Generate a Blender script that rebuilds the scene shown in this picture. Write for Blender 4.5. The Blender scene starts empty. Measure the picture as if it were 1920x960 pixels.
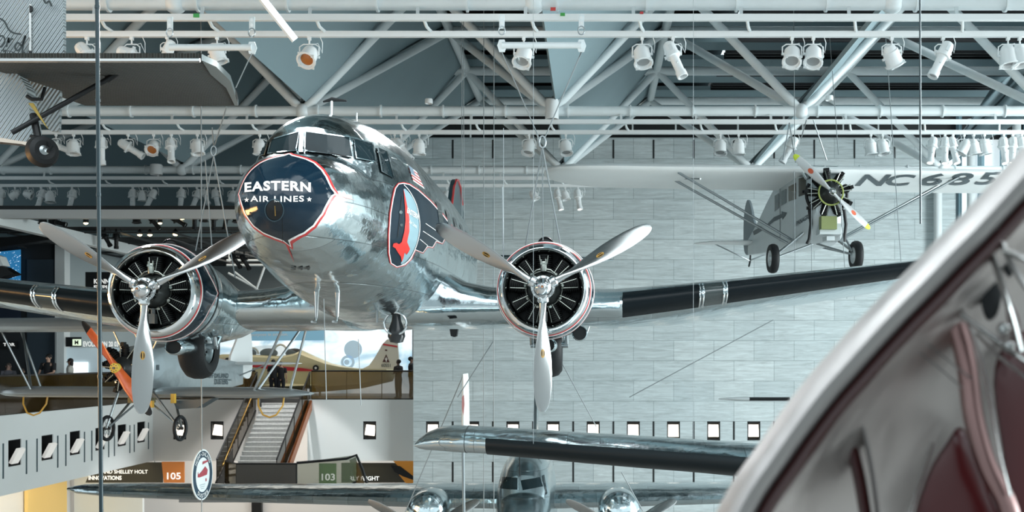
import bpy, bmesh, math, random
from mathutils import Vector, Matrix
from mathutils.bvhtree import BVHTree
random.seed(7)
PI = math.pi
R = math.radians
col = bpy.context.scene.collection
sc = bpy.context.scene
# ---------------------------------------------------------------- camera
F, VX, VY, CZ = 2200.0, 1113.0, 672.0, 7.6
cd = bpy.data.cameras.new('camera')
cd.sensor_width = 36; cd.lens = 36 * F / 1920
cd.shift_x = (960 - VX) / 1920; cd.shift_y = (VY - 480) / 1920
cd.clip_start = 0.05; cd.clip_end = 300
cd.dof.use_dof = True; cd.dof.focus_distance = 16.0; cd.dof.aperture_fstop = 3.0
cam = bpy.data.objects.new('camera', cd); col.objects.link(cam)
cam.location = (0, 0, CZ); cam.rotation_euler = (R(90), 0, 0)
sc.camera = cam
# ---------------------------------------------------------------- world
wd = bpy.data.worlds.new('sky'); sc.world = wd; wd.use_nodes = True
nt = wd.node_tree; nt.nodes.clear()
tc = nt.nodes.new('ShaderNodeTexCoord'); sx = nt.nodes.new('ShaderNodeSeparateXYZ')
cr = nt.nodes.new('ShaderNodeValToRGB'); bg = nt.nodes.new('ShaderNodeBackground'); wo = nt.nodes.new('ShaderNodeOutputWorld')
nt.links.new(tc.outputs['Generated'], sx.inputs[0]); nt.links.new(sx.outputs['Z'], cr.inputs[0])
nt.links.new(cr.outputs[0], bg.inputs[0]); nt.links.new(bg.outputs[0], wo.inputs[0])
cr.color_ramp.elements[0].position = 0.0; cr.color_ramp.elements[0].color = (0.30, 0.36, 0.38, 1)
cr.color_ramp.elements[1].position = 0.6; cr.color_ramp.elements[1].color = (0.80, 0.93, 1.0, 1)
e = cr.color_ramp.elements.new(0.06); e.color = (0.70, 0.83, 0.86, 1)
bg.inputs[1].default_value = 0.9
def area(name, loc, size, power, rot, color=(1, 1, 1), sy=None):
    l = bpy.data.lights.new(name, 'AREA'); l.energy = power; l.color = color
    l.shape = 'RECTANGLE'; l.size = size; l.size_y = sy or size
    o = bpy.data.objects.new(name, l); col.objects.link(o); o.location = loc; o.rotation_euler = rot
    return o
# daylight through the roof glazing and through the glass front on the right and behind the viewer
area('skylight_daylight', (2, 24, 20.5), 30, 7500, (0, 0, 0), (0.86, 0.97, 1.0), 40)
area('glass_front_daylight', (30, 22, 12), 34, 17000, (0, R(90), 0), (0.87, 0.98, 1.0), 16)
area('gallery_warm_light', (-17.6, 17, 7.8), 1.6, 650, (0, R(-80), 0), (1.0, 0.55, 0.2), 8)
for _x, _y, _tx, _ty, _tz in [(-6, 20.8, -3.7, 14.5, 10.8), (-2.5, 20.8, -3.4, 14.5, 10.6), (-9.0, 20.8, -6.3, 17, 8.8), (1.5, 20.8, -0.7, 17, 9)]:
    _l = bpy.data.lights.new('track_spot', 'SPOT'); _l.energy = 1100; _l.spot_size = R(34); _l.spot_blend = .6; _l.shadow_soft_size = .35
    _o = bpy.data.objects.new('track_spot', _l); col.objects.link(_o); _o.location = (_x, _y, 13.2)
    _o.rotation_euler = (Vector((_tx, _ty, _tz)) - Vector((_x, _y, 13.2))).to_track_quat('-Z', 'Y').to_euler()
area('front_skylight', (0, 3, 17.5), 30, 1800, (0, 0, 0), (0.95, 0.98, 1.0), 14)
sc.view_settings.view_transform = 'Standard'; sc.view_settings.look = 'None'
sc.view_settings.exposure = 0.72; sc.view_settings.gamma = 1.0; sc.view_settings.use_curve_mapping = False

# ---------------------------------------------------------------- helpers
def W(px, py, d):
    return Vector(((px - VX) * d / F, d, CZ - (py - VY) * d / F))
def pxv(p):
    return (VX + p[0] * F / p[1], VY - (p[2] - CZ) * F / p[1])
_m = {}
def mat(name, c, rough=0.5, metal=0.0, spec=0.5, bump=None, noise=None, emit=None, panels=None, alpha=None, trans=None, coat=0.0, fine=None):
    """c linear colour. bump=(scale,strength,stretch) noise=(scale,amount) panels=(axes,w,h,depth)"""
    if name in _m: return _m[name]
    m = bpy.data.materials.new(name); m.use_nodes = True; n = m.node_tree.nodes; l = m.node_tree.links
    b = n['Principled BSDF']
    b.inputs['Base Color'].default_value = (*c, 1); b.inputs['Roughness'].default_value = rough
    b.inputs['Metallic'].default_value = metal; b.inputs['Specular IOR Level'].default_value = spec
    if coat: b.inputs['Coat Weight'].default_value = coat; b.inputs['Coat Roughness'].default_value = 0.06
    if emit: b.inputs['Emission Color'].default_value = (*emit[0], 1); b.inputs['Emission Strength'].default_value = emit[1]
    if trans: b.inputs['Transmission Weight'].default_value = trans
    if alpha is not None: b.inputs['Alpha'].default_value = alpha
    t = n.new('ShaderNodeTexCoord')
    h = None
    if noise:
        nz = n.new('ShaderNodeTexNoise'); nz.inputs['Scale'].default_value = noise[0]; nz.inputs['Detail'].default_value = 6
        mp = n.new('ShaderNodeMapping'); mp.inputs['Scale'].default_value = noise[2] if len(noise) > 2 else (1, 1, 1)
        l.new(t.outputs['Object'], mp.inputs[0]); l.new(mp.outputs[0], nz.inputs['Vector'])
        r = n.new('ShaderNodeMapRange'); r.inputs[3].default_value = 1 - noise[1]; r.inputs[4].default_value = 1 + noise[1]
        l.new(nz.outputs['Fac'], r.inputs[0])
        mx = n.new('ShaderNodeVectorMath'); mx.operation = 'SCALE'; mx.inputs[0].default_value = c
        l.new(r.outputs[0], mx.inputs['Scale']); l.new(mx.outputs[0], b.inputs['Base Color'])
        if metal > 0.5:
            r2 = n.new('ShaderNodeMapRange'); r2.inputs[3].default_value = max(0.02, rough * 0.5); r2.inputs[4].default_value = rough * 1.6
            l.new(nz.outputs['Fac'], r2.inputs[0]); l.new(r2.outputs[0], b.inputs['Roughness'])
    if bump:
        nz = n.new('ShaderNodeTexNoise'); nz.inputs['Scale'].default_value = bump[0]; nz.inputs['Detail'].default_value = 2.5
        mp = n.new('ShaderNodeMapping'); mp.inputs['Scale'].default_value = bump[2] if len(bump) > 2 else (1, 1, 1)
        l.new(t.outputs['Object'], mp.inputs[0]); l.new(mp.outputs[0], nz.inputs['Vector'])
        bp = n.new('ShaderNodeBump'); bp.inputs['Strength'].default_value = 1.0; bp.inputs['Distance'].default_value = bump[1]
        l.new(nz.outputs['Fac'], bp.inputs['Height']); h = bp
    if fine:
        n2 = n.new('ShaderNodeTexNoise'); n2.inputs['Scale'].default_value = fine[0]; n2.inputs['Detail'].default_value = 3; l.new(t.outputs['Object'], n2.inputs['Vector'])
        b2_ = n.new('ShaderNodeBump'); b2_.inputs['Distance'].default_value = fine[1]; l.new(n2.outputs['Fac'], b2_.inputs['Height'])
        if h: l.new(h.outputs[0], b2_.inputs['Normal'])
        h = b2_
    if panels:
        ax, pw, ph, depth, dark = panels
        sp = n.new('ShaderNodeSeparateXYZ'); cb = n.new('ShaderNodeCombineXYZ')
        l.new(t.outputs['Object'], sp.inputs[0]); l.new(sp.outputs[ax[0]], cb.inputs[0]); l.new(sp.outputs[ax[1]], cb.inputs[1])
        br = n.new('ShaderNodeTexBrick'); br.inputs['Scale'].default_value = 1; br.inputs['Brick Width'].default_value = pw
        br.inputs['Row Height'].default_value = ph; br.inputs['Mortar Size'].default_value = 0.006; br.inputs['Mortar Smooth'].default_value = 0.2
        br.inputs['Color1'].default_value = (c[0] * 0.74, c[1] * 0.74, c[2] * 0.74, 1); br.inputs['Color2'].default_value = (*c, 1)
        br.inputs['Mortar'].default_value = (c[0] * dark, c[1] * dark, c[2] * dark, 1)
        l.new(cb.outputs[0], br.inputs['Vector']); l.new(br.outputs['Color'], b.inputs['Base Color'])
        bp = n.new('ShaderNodeBump'); bp.inputs['Distance'].default_value = depth; bp.invert = True
        l.new(br.outputs['Fac'], bp.inputs['Height'])
        if h: l.new(h.outputs[0], bp.inputs['Normal'])
        h = bp
    if h: l.new(h.outputs[0], b.inputs['Normal'])
    _m[name] = m
    return m

class MB:
    def __init__(s): s.v = []; s.f = []
    def add(s, vs, fs):
        k = len(s.v); s.v += [Vector(p) for p in vs]; s.f += [tuple(i + k for i in f) for f in fs]; return s
    def box(s, c, size, rot=None):
        c = Vector(c); hx, hy, hz = size[0] / 2, size[1] / 2, size[2] / 2
        vs = [Vector((x, y, z)) for x in (-hx, hx) for y in (-hy, hy) for z in (-hz, hz)]
        if rot is not None: vs = [rot @ v for v in vs]
        return s.add([v + c for v in vs], [(0, 1, 3, 2), (4, 6, 7, 5), (0, 4, 5, 1), (2, 3, 7, 6), (0, 2, 6, 4), (1, 5, 7, 3)])
    def bx(s, x0, x1, y0, y1, z0, z1):
        return s.box(((x0 + x1) / 2, (y0 + y1) / 2, (z0 + z1) / 2), (abs(x1 - x0), abs(y1 - y0), abs(z1 - z0)))
    def tube(s, a, b, r, r2=None, n=10, caps=True):
        return s.path([a, b], [r, r if r2 is None else r2], n, caps)
    def path(s, pts, r, n=8, caps=True, closed=False):
        pts = [Vector(p) for p in pts]; m = len(pts)
        if not isinstance(r, (list, tuple)): r = [r] * m
        up = None; vs = []
        for i, p in enumerate(pts):
            if closed: t = pts[(i + 1) % m] - pts[i - 1]
            else: t = pts[min(i + 1, m - 1)] - pts[max(i - 1, 0)]
            t.normalize()
            if up is None: up = Vector((0, 0, 1)) if abs(t.z) < 0.95 else Vector((1, 0, 0))
            u = (up - t * up.dot(t)); u.normalize(); w = t.cross(u); up = u
            for j in range(n):
                a = 2 * PI * j / n
                vs.append(p + (u * math.cos(a) + w * math.sin(a)) * r[i])
        fs = []
        for i in range(m if closed else m - 1):
            i2 = (i + 1) % m
            for j in range(n):
                fs.append((i * n + j, i * n + (j + 1) % n, i2 * n + (j + 1) % n, i2 * n + j))
        if caps and not closed: fs += [tuple(range(n))[::-1], tuple((m - 1) * n + j for j in range(n))]
        return s.add(vs, fs)
    def bar(s, a, b, w, h):
        a = Vector(a); b = Vector(b); t = (b - a).normalized()
        up = Vector((0, 0, 1)) if abs(t.z) < 0.95 else Vector((0, 1, 0))
        u = t.cross(up).normalized(); v = u.cross(t)
        vs = [p + u * (sx * w / 2) + v * (sy * h / 2) for p in (a, b) for sx, sy in ((-1, -1), (1, -1), (1, 1), (-1, 1))]
        return s.add(vs, [(3, 2, 1, 0), (4, 5, 6, 7), (0, 1, 5, 4), (1, 2, 6, 5), (2, 3, 7, 6), (3, 0, 4, 7)])
    def lathe(s, prof, c=(0, 0, 0), axis=(0, 1, 0), n=32, a0=0, a1=2 * PI):
        """prof: (r, h) along axis"""
        c = Vector(c); t = Vector(axis).normalized()
        up = Vector((0, 0, 1)) if abs(t.z) < 0.95 else Vector((1, 0, 0))
        u = (up - t * up.dot(t)).normalized(); w = t.cross(u)
        full = abs(a1 - a0 - 2 * PI) < 1e-6; k = n if full else n + 1
        vs = []
        for r, h in prof:
            for j in range(k):
                a = a0 + (a1 - a0) * j / n
                vs.append(c + t * h + (u * math.cos(a) + w * math.sin(a)) * max(r, 1e-5))
        fs = []
        for i in range(len(prof) - 1):
            for j in range(n):
                j2 = (j + 1) % k
                fs.append((i * k + j, i * k + j2, (i + 1) * k + j2, (i + 1) * k + j))
        return s.add(vs, fs)
    def loft(s, rings, caps=True, closed=True):
        n = len(rings[0]); vs = [p for r in rings for p in r]; fs = []
        for i in range(len(rings) - 1):
            for j in range(n if closed else n - 1):
                j2 = (j + 1) % n
                fs.append((i * n + j, i * n + j2, (i + 1) * n + j2, (i + 1) * n + j))
        if caps and closed: fs += [tuple(range(n))[::-1], tuple((len(rings) - 1) * n + j for j in range(n))]
        return s.add(vs, fs)
    def prism(s, pts, ext):
        """planar 3d polygon extruded by vector ext"""
        pts = [Vector(p) for p in pts]; n = len(pts); e = Vector(ext)
        return s.add(pts + [p + e for p in pts], [tuple(range(n))[::-1], tuple(range(n, 2 * n))] + [(i, (i + 1) % n, n + (i + 1) % n, n + i) for i in range(n)])
    def ball(s, c, r, n=12, m=8):
        c = Vector(c); rr = r if isinstance(r, (tuple, list)) else (r, r, r)
        vs = []; 
        for i in range(m + 1):
            a = PI * i / m
            for j in range(n):
                b = 2 * PI * j / n
                vs.append(c + Vector((rr[0] * max(math.sin(a), 1e-4) * math.cos(b), rr[1] * max(math.sin(a), 1e-4) * math.sin(b), rr[2] * math.cos(a))))
        fs = [(i * n + j, i * n + (j + 1) % n, (i + 1) * n + (j + 1) % n, (i + 1) * n + j) for i in range(m) for j in range(n)]
        return s.add(vs, fs)
    def xf(s, M):
        s.v = [M @ p for p in s.v]; return s
    def mesh(s, name, m, ang=40, weld=True):
        me = bpy.data.meshes.new(name); me.from_pydata([tuple(v) for v in s.v], [], s.f)
        bm = bmesh.new(); bm.from_mesh(me)
        if weld: bmesh.ops.remove_doubles(bm, verts=bm.verts, dist=2e-5)
        bmesh.ops.recalc_face_normals(bm, faces=bm.faces)
        for f in bm.faces: f.smooth = True
        bm.to_mesh(me); bm.free()
        try: me.set_sharp_from_angle(angle=R(ang))
        except Exception: pass
        me.materials.append(m)
        return me
    def build(s, name, m, parent=None, world=False, ang=40, weld=True):
        if world and parent is not None:
            q = parent; M = Matrix.Identity(4)
            while q is not None: M = q.matrix_basis @ M; q = q.parent
            Mi = M.inverted(); s.v = [Mi @ p for p in s.v]
        org = None
        if parent is None and s.v:           # origin at the bottom centre of the thing
            xs = [p.x for p in s.v]; ys = [p.y for p in s.v]; zs = [p.z for p in s.v]
            org = Vector(((min(xs) + max(xs)) / 2, (min(ys) + max(ys)) / 2, min(zs))); s.v = [p - org for p in s.v]
        o = bpy.data.objects.new(name, s.mesh(name, m, ang, weld)); col.objects.link(o)
        if org is not None: o.location = org
        if parent is not None: o.parent = parent
        return o
def tag(o, label=None, cat=None, group=None, kind=None):
    if label: o['label'] = label
    if cat: o['category'] = cat
    if group: o['group'] = group
    if kind: o['kind'] = kind
    return o
def thing(name, label, cat, loc=(0, 0, 0), rot=(0, 0, 0), group=None):
    o = bpy.data.objects.new(name, None); col.objects.link(o); o.empty_display_size = 0.2
    o.location = loc; o.rotation_euler = rot
    return tag(o, label, cat, group)
def struct(name, mb, m, label=None, ang=40):
    return tag(mb.build(name, m, ang=ang), label, None, None, 'structure')
def dup(o, parent=None):
    c = o.copy(); col.objects.link(c); c.parent = parent
    for ch in [x for x in bpy.data.objects if x.parent == o]: dup(ch, c)
    return c
def textmesh(s, bold=0.0, spacing=1.0):
    cu = bpy.data.curves.new('lettering_curve', 'FONT'); cu.body = s; cu.offset = bold; cu.space_character = spacing; cu.resolution_u = 3
    o = bpy.data.objects.new('lettering_curve', cu); col.objects.link(o)
    dg = bpy.context.evaluated_depsgraph_get(); ev = o.evaluated_get(dg); me = ev.to_mesh()
    vs = [Vector((v.co.x, v.co.y, 0)) for v in me.vertices]; fs = [tuple(p.vertices) for p in me.polygons]
    ev.to_mesh_clear(); bpy.data.objects.remove(o); bpy.data.curves.remove(cu)
    x0 = min(v.x for v in vs); x1 = max(v.x for v in vs); y0 = min(v.y for v in vs); y1 = max(v.y for v in vs)
    return [Vector(((v.x - x0) / (x1 - x0), (v.y - y0) / (y1 - y0), 0)) for v in vs], fs
def text_on(s, A, B, C, D=None, bold=0.0, spacing=1.0):
    """A lower left, B lower right, C upper left (D upper right) world corners -> MB"""
    vs, fs = textmesh(s, bold, spacing); A, B, C = Vector(A), Vector(B), Vector(C); D = Vector(D) if D is not None else B + C - A
    out = [A * (1 - v.x) * (1 - v.y) + B * v.x * (1 - v.y) + C * (1 - v.x) * v.y + D * v.x * v.y for v in vs]
    return MB().add(out, fs)
def split2d(vs, fs, L):
    """triangulate and split long edges of a flat figure given in 2d"""
    bm = bmesh.new(); bv = [bm.verts.new((v[0], v[1], 0)) for v in vs]
    for f in fs:
        try: bm.faces.new([bv[i] for i in f])
        except ValueError: pass
    bmesh.ops.triangulate(bm, faces=bm.faces)
    for _ in range(7):
        es = [e for e in bm.edges if e.calc_length() > L]
        if not es: break
        bmesh.ops.subdivide_edges(bm, edges=es, cuts=1)
        bmesh.ops.triangulate(bm, faces=bm.faces)
    bm.verts.index_update()
    v = [tuple(x.co[:2]) for x in bm.verts]; f = [tuple(y.index for y in x.verts) for x in bm.faces]; bm.free()
    return v, f
def onto(vs, fs, bvh, Minv, off=0.006, L=6.0, ray=None):
    """lay a flat figure (pixel coordinates) onto a curved hull; returns MB in the hull's own frame"""
    v, f = split2d(vs, fs, L); out = []; ok = []
    for p in v:
        if ray: o, d = ray(p)
        else:
            o = Minv @ Vector((0, 0, CZ)); d = (Minv @ W(p[0], p[1], 10) - o).normalized()
        h = bvh.ray_cast(o, d)
        if h[0] is None: out.append(Vector((0, 0, 0))); ok.append(False)
        else:
            n = h[1] if h[1].dot(d) < 0 else -h[1]
            out.append(h[0] + n * off); ok.append(True)
    f = [t for t in f if all(ok[i] for i in t)]
    used = sorted({i for t in f for i in t}); mp = {u: k for k, u in enumerate(used)}
    return MB().add([out[u] for u in used], [tuple(mp[i] for i in t) for t in f])
def stroke(pts, w, closed=False):
    """flat ribbon along 2d points"""
    P = [Vector((p[0], p[1])) for p in pts]; m = len(P); vs = []; fs = []
    for i in range(m):
        a = P[(i - 1) % m] if closed or i > 0 else P[i]; b = P[(i + 1) % m] if closed or i < m - 1 else P[i]
        t = (b - a); t = t.normalized() if t.length > 1e-6 else Vector((1, 0)); nn = Vector((-t.y, t.x)) * w / 2
        vs += [P[i] + nn, P[i] - nn]
    for i in range(m if closed else m - 1):
        j = (i + 1) % m; fs.append((2 * i, 2 * i + 1, 2 * j + 1, 2 * j))
    return vs, fs
def smooth(pts, k=4, closed=False):
    """Catmull-Rom"""
    P = [Vector(p) for p in pts]; m = len(P); out = []
    for i in range(m if closed else m - 1):
        g = (lambda q: P[q % m]) if closed else (lambda q: P[min(max(q, 0), m - 1)])
        a, b, c, d = g(i - 1), g(i), g(i + 1), g(i + 2)
        for j in range(k):
            t = j / k
            out.append(0.5 * ((2 * b) + (c - a) * t + (2 * a - 5 * b + 4 * c - d) * t * t + (3 * b - a - 3 * c + d) * t ** 3))
    if not closed: out.append(P[-1])
    return out
def airfoil(chord, th, y0, z0, x, n=14, cam=0.02, inc=0.0):
    """ring in the y,z plane at x; nose at y0, tail toward +y"""
    up = []; lo = []
    for i in range(n + 1):
        t = (1 - math.cos(PI * i / n)) / 2
        yt = 5 * th * (0.2969 * math.sqrt(t) - 0.126 * t - 0.3516 * t * t + 0.2843 * t ** 3 - 0.1036 * t ** 4)
        yc = cam * 4 * t * (1 - t)
        up.append((t, yc + yt)); lo.append((t, yc - yt))
    pts = up[::-1] + lo[1:-1]
    return [Vector((x, y0 + t * chord, z0 + (z - t * math.tan(inc)) * chord)) for t, z in pts]

# ---------------------------------------------------------------- shared materials
WHITE = mat('white_paint', (0.72, 0.76, 0.765), 0.45, noise=(3, 0.05))
WHITE2 = mat('white_lamp_paint', (0.82, 0.84, 0.84), 0.35)
WALLW = mat('white_wall_paint', (0.74, 0.77, 0.765), 0.75, noise=(0.7, 0.04))
GREYW = mat('grey_wall_paint', (0.36, 0.41, 0.42), 0.8, noise=(0.5, 0.06))
TEAL = mat('blue_grey_panel', (0.17, 0.245, 0.27), 0.65, noise=(0.5, 0.09))
TEAL2 = mat('pale_blue_grey_panel', (0.22, 0.30, 0.325), 0.6, noise=(0.6, 0.08))
BLACK = mat('black_void_paint', (0.008, 0.010, 0.011), 0.7)
BLK = mat('black_metal', (0.008, 0.009, 0.010), 0.45, spec=.3)
RUB = mat('black_rubber', (0.008, 0.009, 0.010), 0.55, spec=.25, bump=(30, 0.002))
NAVY = mat('navy_paint', (0.005, 0.016, 0.028), 0.10, spec=.3, coat=0.05, noise=(6, 0.15))
REDP = mat('red_paint', (0.50, 0.035, 0.035), 0.3)
WP = mat('white_marking', (0.80, 0.80, 0.78), 0.4)
ALU = mat('polished_aluminium', (0.62, 0.71, 0.74), 0.14, 1.0, bump=(3.0, 0.012), fine=(11, 0.003), noise=(5, 0.10))
ALUF = mat('polished_aluminium_skin', (0.70, 0.80, 0.82), 0.165, 1.0, bump=(1.9, 0.05, (1, 0.6, 1.3)), fine=(9, 0.006), panels=((1, 2), 1.1, 0.42, 0.004, 0.45))
ALUW = mat('polished_wing_skin', (0.60, 0.69, 0.72), 0.18, 1.0, bump=(2.2, 0.03), fine=(9, 0.004), panels=((0, 1), 0.9, 0.5, 0.004, 0.5))
CHR = mat('chrome', (0.72, 0.75, 0.76), 0.10, 1.0, bump=(8, 0.001))
SATIN = mat('satin_blade_metal', (0.46, 0.465, 0.46), 0.24, 1.0)
STEEL = mat('grey_steel', (0.30, 0.33, 0.34), 0.35, 1.0)
GLASSD = mat('dark_window_glass', (0.012, 0.022, 0.026), 0.05, spec=0.2, noise=(2, 0.5))
WIRE = mat('galvanised_wire', (0.22, 0.25, 0.26), 0.5)
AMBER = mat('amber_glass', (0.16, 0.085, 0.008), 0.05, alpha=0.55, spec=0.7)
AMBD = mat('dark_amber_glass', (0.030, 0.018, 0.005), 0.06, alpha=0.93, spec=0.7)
BRASS = mat('brass_trim', (0.55, 0.33, 0.10), 0.25, 1.0)
# ================================================================ the hall
def stone():
    m = bpy.data.materials.new('marble_slabs'); m.use_nodes = True; n = m.node_tree.nodes; l = m.node_tree.links
    b = n['Principled BSDF']; b.inputs['Roughness'].default_value = 0.55
    t = n.new('ShaderNodeTexCoord'); sp = n.new('ShaderNodeSeparateXYZ'); cb = n.new('ShaderNodeCombineXYZ')
    l.new(t.outputs['Object'], sp.inputs[0]); l.new(sp.outputs[0], cb.inputs[0]); l.new(sp.outputs[2], cb.inputs[1])
    mp = n.new('ShaderNodeMapping'); mp.inputs['Location'].default_value = STONE_OFF; l.new(cb.outputs[0], mp.inputs[0])
    br = n.new('ShaderNodeTexBrick'); br.inputs['Scale'].default_value = 1; br.inputs['Brick Width'].default_value = 1.643
    br.inputs['Row Height'].default_value = 0.827; br.inputs['Mortar Size'].default_value = 0.012; br.inputs['Bias'].default_value = 0.0
    br.inputs['Color1'].default_value = (0.46, 0.52, 0.53, 1); br.inputs['Color2'].default_value = (0.54, 0.595, 0.60, 1); br.inputs['Mortar'].default_value = (0.30, 0.35, 0.36, 1)
    l.new(mp.outputs[0], br.inputs['Vector'])
    m2 = n.new('ShaderNodeMapping'); m2.inputs['Scale'].default_value = (0.35, 1, 4.5); l.new(t.outputs['Object'], m2.inputs[0])
    nz = n.new('ShaderNodeTexNoise'); nz.inputs['Scale'].default_value = 2.2; nz.inputs['Detail'].default_value = 9; nz.inputs['Roughness'].default_value = 0.7; nz.inputs['Distortion'].default_value = 1.2
    l.new(m2.outputs[0], nz.inputs['Vector'])
    rr = n.new('ShaderNodeMapRange'); rr.inputs[1].default_value = 0.3; rr.inputs[2].default_value = 0.7; rr.inputs[3].default_value = 0.72; rr.inputs[4].default_value = 1.22; l.new(nz.outputs['Fac'], rr.inputs[0])
    vm = n.new('ShaderNodeVectorMath'); vm.operation = 'SCALE'; l.new(br.outputs['Color'], vm.inputs[0]); l.new(rr.outputs[0], vm.inputs['Scale'])
    l.new(vm.outputs[0], b.inputs['Base Color'])
    return m
SD = 48.0; s48 = F / SD
SX0 = (775 - VX) / s48; SX1 = (1792 - VX) / s48
zt = CZ + (VY - 258) / s48
STONE_OFF = (0, 0, 0)
def px48(x): return (x - VX) / s48
def pz48(y): return CZ + (VY - y) / s48
# stone wall built of strips round the window openings
wins = [811 + 75.3 * k for k in range(10)]; WH = 12.2
mb = MB()
zr0, zr1 = pz48(826), pz48(790)
mb.bx(SX0, SX1, SD, SD + 0.5, 0, zr0); mb.bx(SX0, SX1, SD, SD + 0.5, zr1, zt)
xs = [SX0]
for w in wins: xs += [px48(w - WH), px48(w + WH)]
xs.append(SX1)
for i in range(0, len(xs), 2):
    if xs[i + 1] > xs[i]: mb.bx(xs[i], xs[i + 1], SD, SD + 0.5, zr0, zr1)
cx = (SX0 + SX1) / 2
STONE_OFF = (cx - px48(849) , - pz48(828), 0)
stn = struct('wall_back', mb, stone(), 'pale grey veined marble slab wall behind the hanging aircraft')
# black slots (each a reveal recess strip with depth)
sl = MB()
for k in range(14):
    x = px48(849 + 75.3 * k)
    if x < SX1:
        for (a, b_) in ((790, 825), (866, 904), (262, 297)):
            sl.bx(x - 0.035, x + 0.035, SD - 0.012, SD + 0.1, pz48(b_), pz48(a))
struct('trim_1', sl, BLACK, 'black vertical slots in the marble wall')
LIT = mat('lit_louvre', (0.9, 0.9, 0.88), 0.5, emit=((1.0, 0.90, 0.76), 1.5))
LITB = mat('lit_louvre_rim', (0.9, 0.6, 0.5), 0.5, emit=((1.0, 0.85, 0.7), 0.8))
def niche(n, cxw, y, z0, z1, w, axis='y', lit=True):
    """dark recess with a tilted lit floodlight panel"""
    mb = MB(); t = 0.05; dp = 0.45
    if axis == 'y':
        mb.bx(cxw - w / 2, cxw - w / 2 + t, y, y + dp, z0, z1); mb.bx(cxw + w / 2 - t, cxw + w / 2, y, y + dp, z0, z1)
        mb.bx(cxw - w / 2, cxw + w / 2, y, y + dp, z1 - t, z1); mb.bx(cxw - w / 2, cxw + w / 2, y, y + dp, z0, z0 + t); mb.bx(cxw - w / 2, cxw + w / 2, y + dp, y + dp + t, z0, z1)
    fr = mb
    return fr
WINGRP = 'lit niches in the marble wall'
ords = ['first', 'second', 'third', 'fourth', 'fifth', 'sixth', 'seventh', 'eighth', 'ninth', 'tenth', 'eleventh', 'twelfth', 'thirteenth']
for k, w in enumerate(wins[:10]):
    xw = px48(w)
    t = thing('wall_niche_light', 'square lit floodlight niche in the marble wall, %s from the left' % ords[k], 'wall light', (xw, SD, zr0), group=WINGRP)
    niche(0, xw, SD + 0.02, zr0, zr1, 2 * WH / s48).build('recess', BLACK, t, world=True)
    p = MB().box((xw, SD + 0.17, (zr0 + zr1) / 2 + 0.0), (0.43, 0.05, 0.50), Matrix.Rotation(R(-14), 3, 'X'))
    p.build('lamp_panel', LIT, t, world=True)
    lv = MB()
    for q in range(9): lv.bx(xw - 0.2 + q * 0.05, xw - 0.196 + q * 0.05, SD + 0.125, SD + 0.135, (zr0 + zr1) / 2 + 0.05, (zr0 + zr1) / 2 + 0.24)
    lv.build('louvre', WHITE, t, world=True)
# dark clerestory over the stone wall, roof edge
mb = MB(); mb.bx(-26, 22, SD + 0.3, SD + 0.6, zt, 19)
struct('wall_upper_back', mb, BLACK, 'black clerestory band above the marble wall')
mb = MB()
for x in (px48(1185), px48(1265), px48(1380), px48(1465), px48(1500), px48(1575), px48(1640), px48(1716)):
    mb.tube((x, SD - 0.6, 17.8), (x, SD - 0.6, zt + 0.1), 0.035, n=6)
mb.tube((px48(1185), SD - 0.6, zt + 0.12), (px48(1265), SD - 0.6, zt + 0.12), 0.035, n=6); mb.tube((px48(1355), SD - 0.6, zt + 0.12), (px48(1420), SD - 0.6, zt + 0.12), 0.035, n=6)
mb.tube((px48(1500), SD - 0.6, zt + 0.12), (px48(1575), SD - 0.6, zt + 0.12), 0.035, n=6); mb.tube((px48(1640), SD - 0.6, zt + 0.12), (px48(1720), SD - 0.6, zt + 0.12), 0.035, n=6)
mb.tube((px48(885), SD - 0.6, zt + 0.12), (px48(950), SD - 0.6, zt + 0.12), 0.035, n=6); mb.tube((px48(885), SD - 0.6, zt + 0.8), (px48(885), SD - 0.6, zt - 0.1), 0.035, n=6)
mb.bx(px48(870), px48(1730), SD - 0.2, SD - 0.1, zt + 0.62, zt + 0.7)
tag(mb.build('pipe_rail', WHITE), 'thin white hanging pipe brackets along top of the marble wall', 'rail')
# window wall at the right end
wx = SX1
mb = MB()
for k in range(7):
    x = wx + 0.1 + k * 0.92
    mb.bx(x, x + 0.12, SD - 0.1, SD + 0.4, 0, 17.6)
struct('window_1', mb, mat('blue_grey_mullion', (0.22, 0.36, 0.42), 0.5), 'tall glazed end wall with blue grey mullions')
mb = MB()
for k in range(4): mb.tube((wx + 0.5 + k * 1.85, SD - 0.4, 0), (wx + 0.5 + k * 1.85, SD - 0.4, 17.3), 0.17, n=16)
mb.tube((px48(1754), SD - 0.35, 9.4), (px48(1754), SD - 0.35, 15.2), 0.17, n=16)
struct('trim_2', mb, WHITE, 'white round columns')
struct('window_2', MB().bx(wx, wx + 8, SD + 0.45, SD + 0.5, 0, 18), mat('bright_glazing', (0.8, 0.86, 0.88), 0.2, emit=((0.86, 0.94, 0.96), 0.36)), 'bright glazing with daylight behind')
# floor
struct('floor', MB().bx(-26, 30, -12, 62, -0.3, 0), mat('terrazzo_floor', (0.30, 0.30, 0.29), 0.3, noise=(2.0, 0.25)), 'grey terrazzo floor')
# upper gallery slabs; the left one and the far one
UF = 5.9; GX = -18.4; GD = 49.0
g = MB()
g.bx(-30, GX - 0.3, 14, 62, UF - 0.35, UF); g.bx(GX - 0.3, SX0, GD + 0.3, 62, UF - 0.35, UF)
struct('floor_upper', g, mat('gallery_floor', (0.12, 0.12, 0.12), 0.4), 'upper gallery floor')
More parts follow.
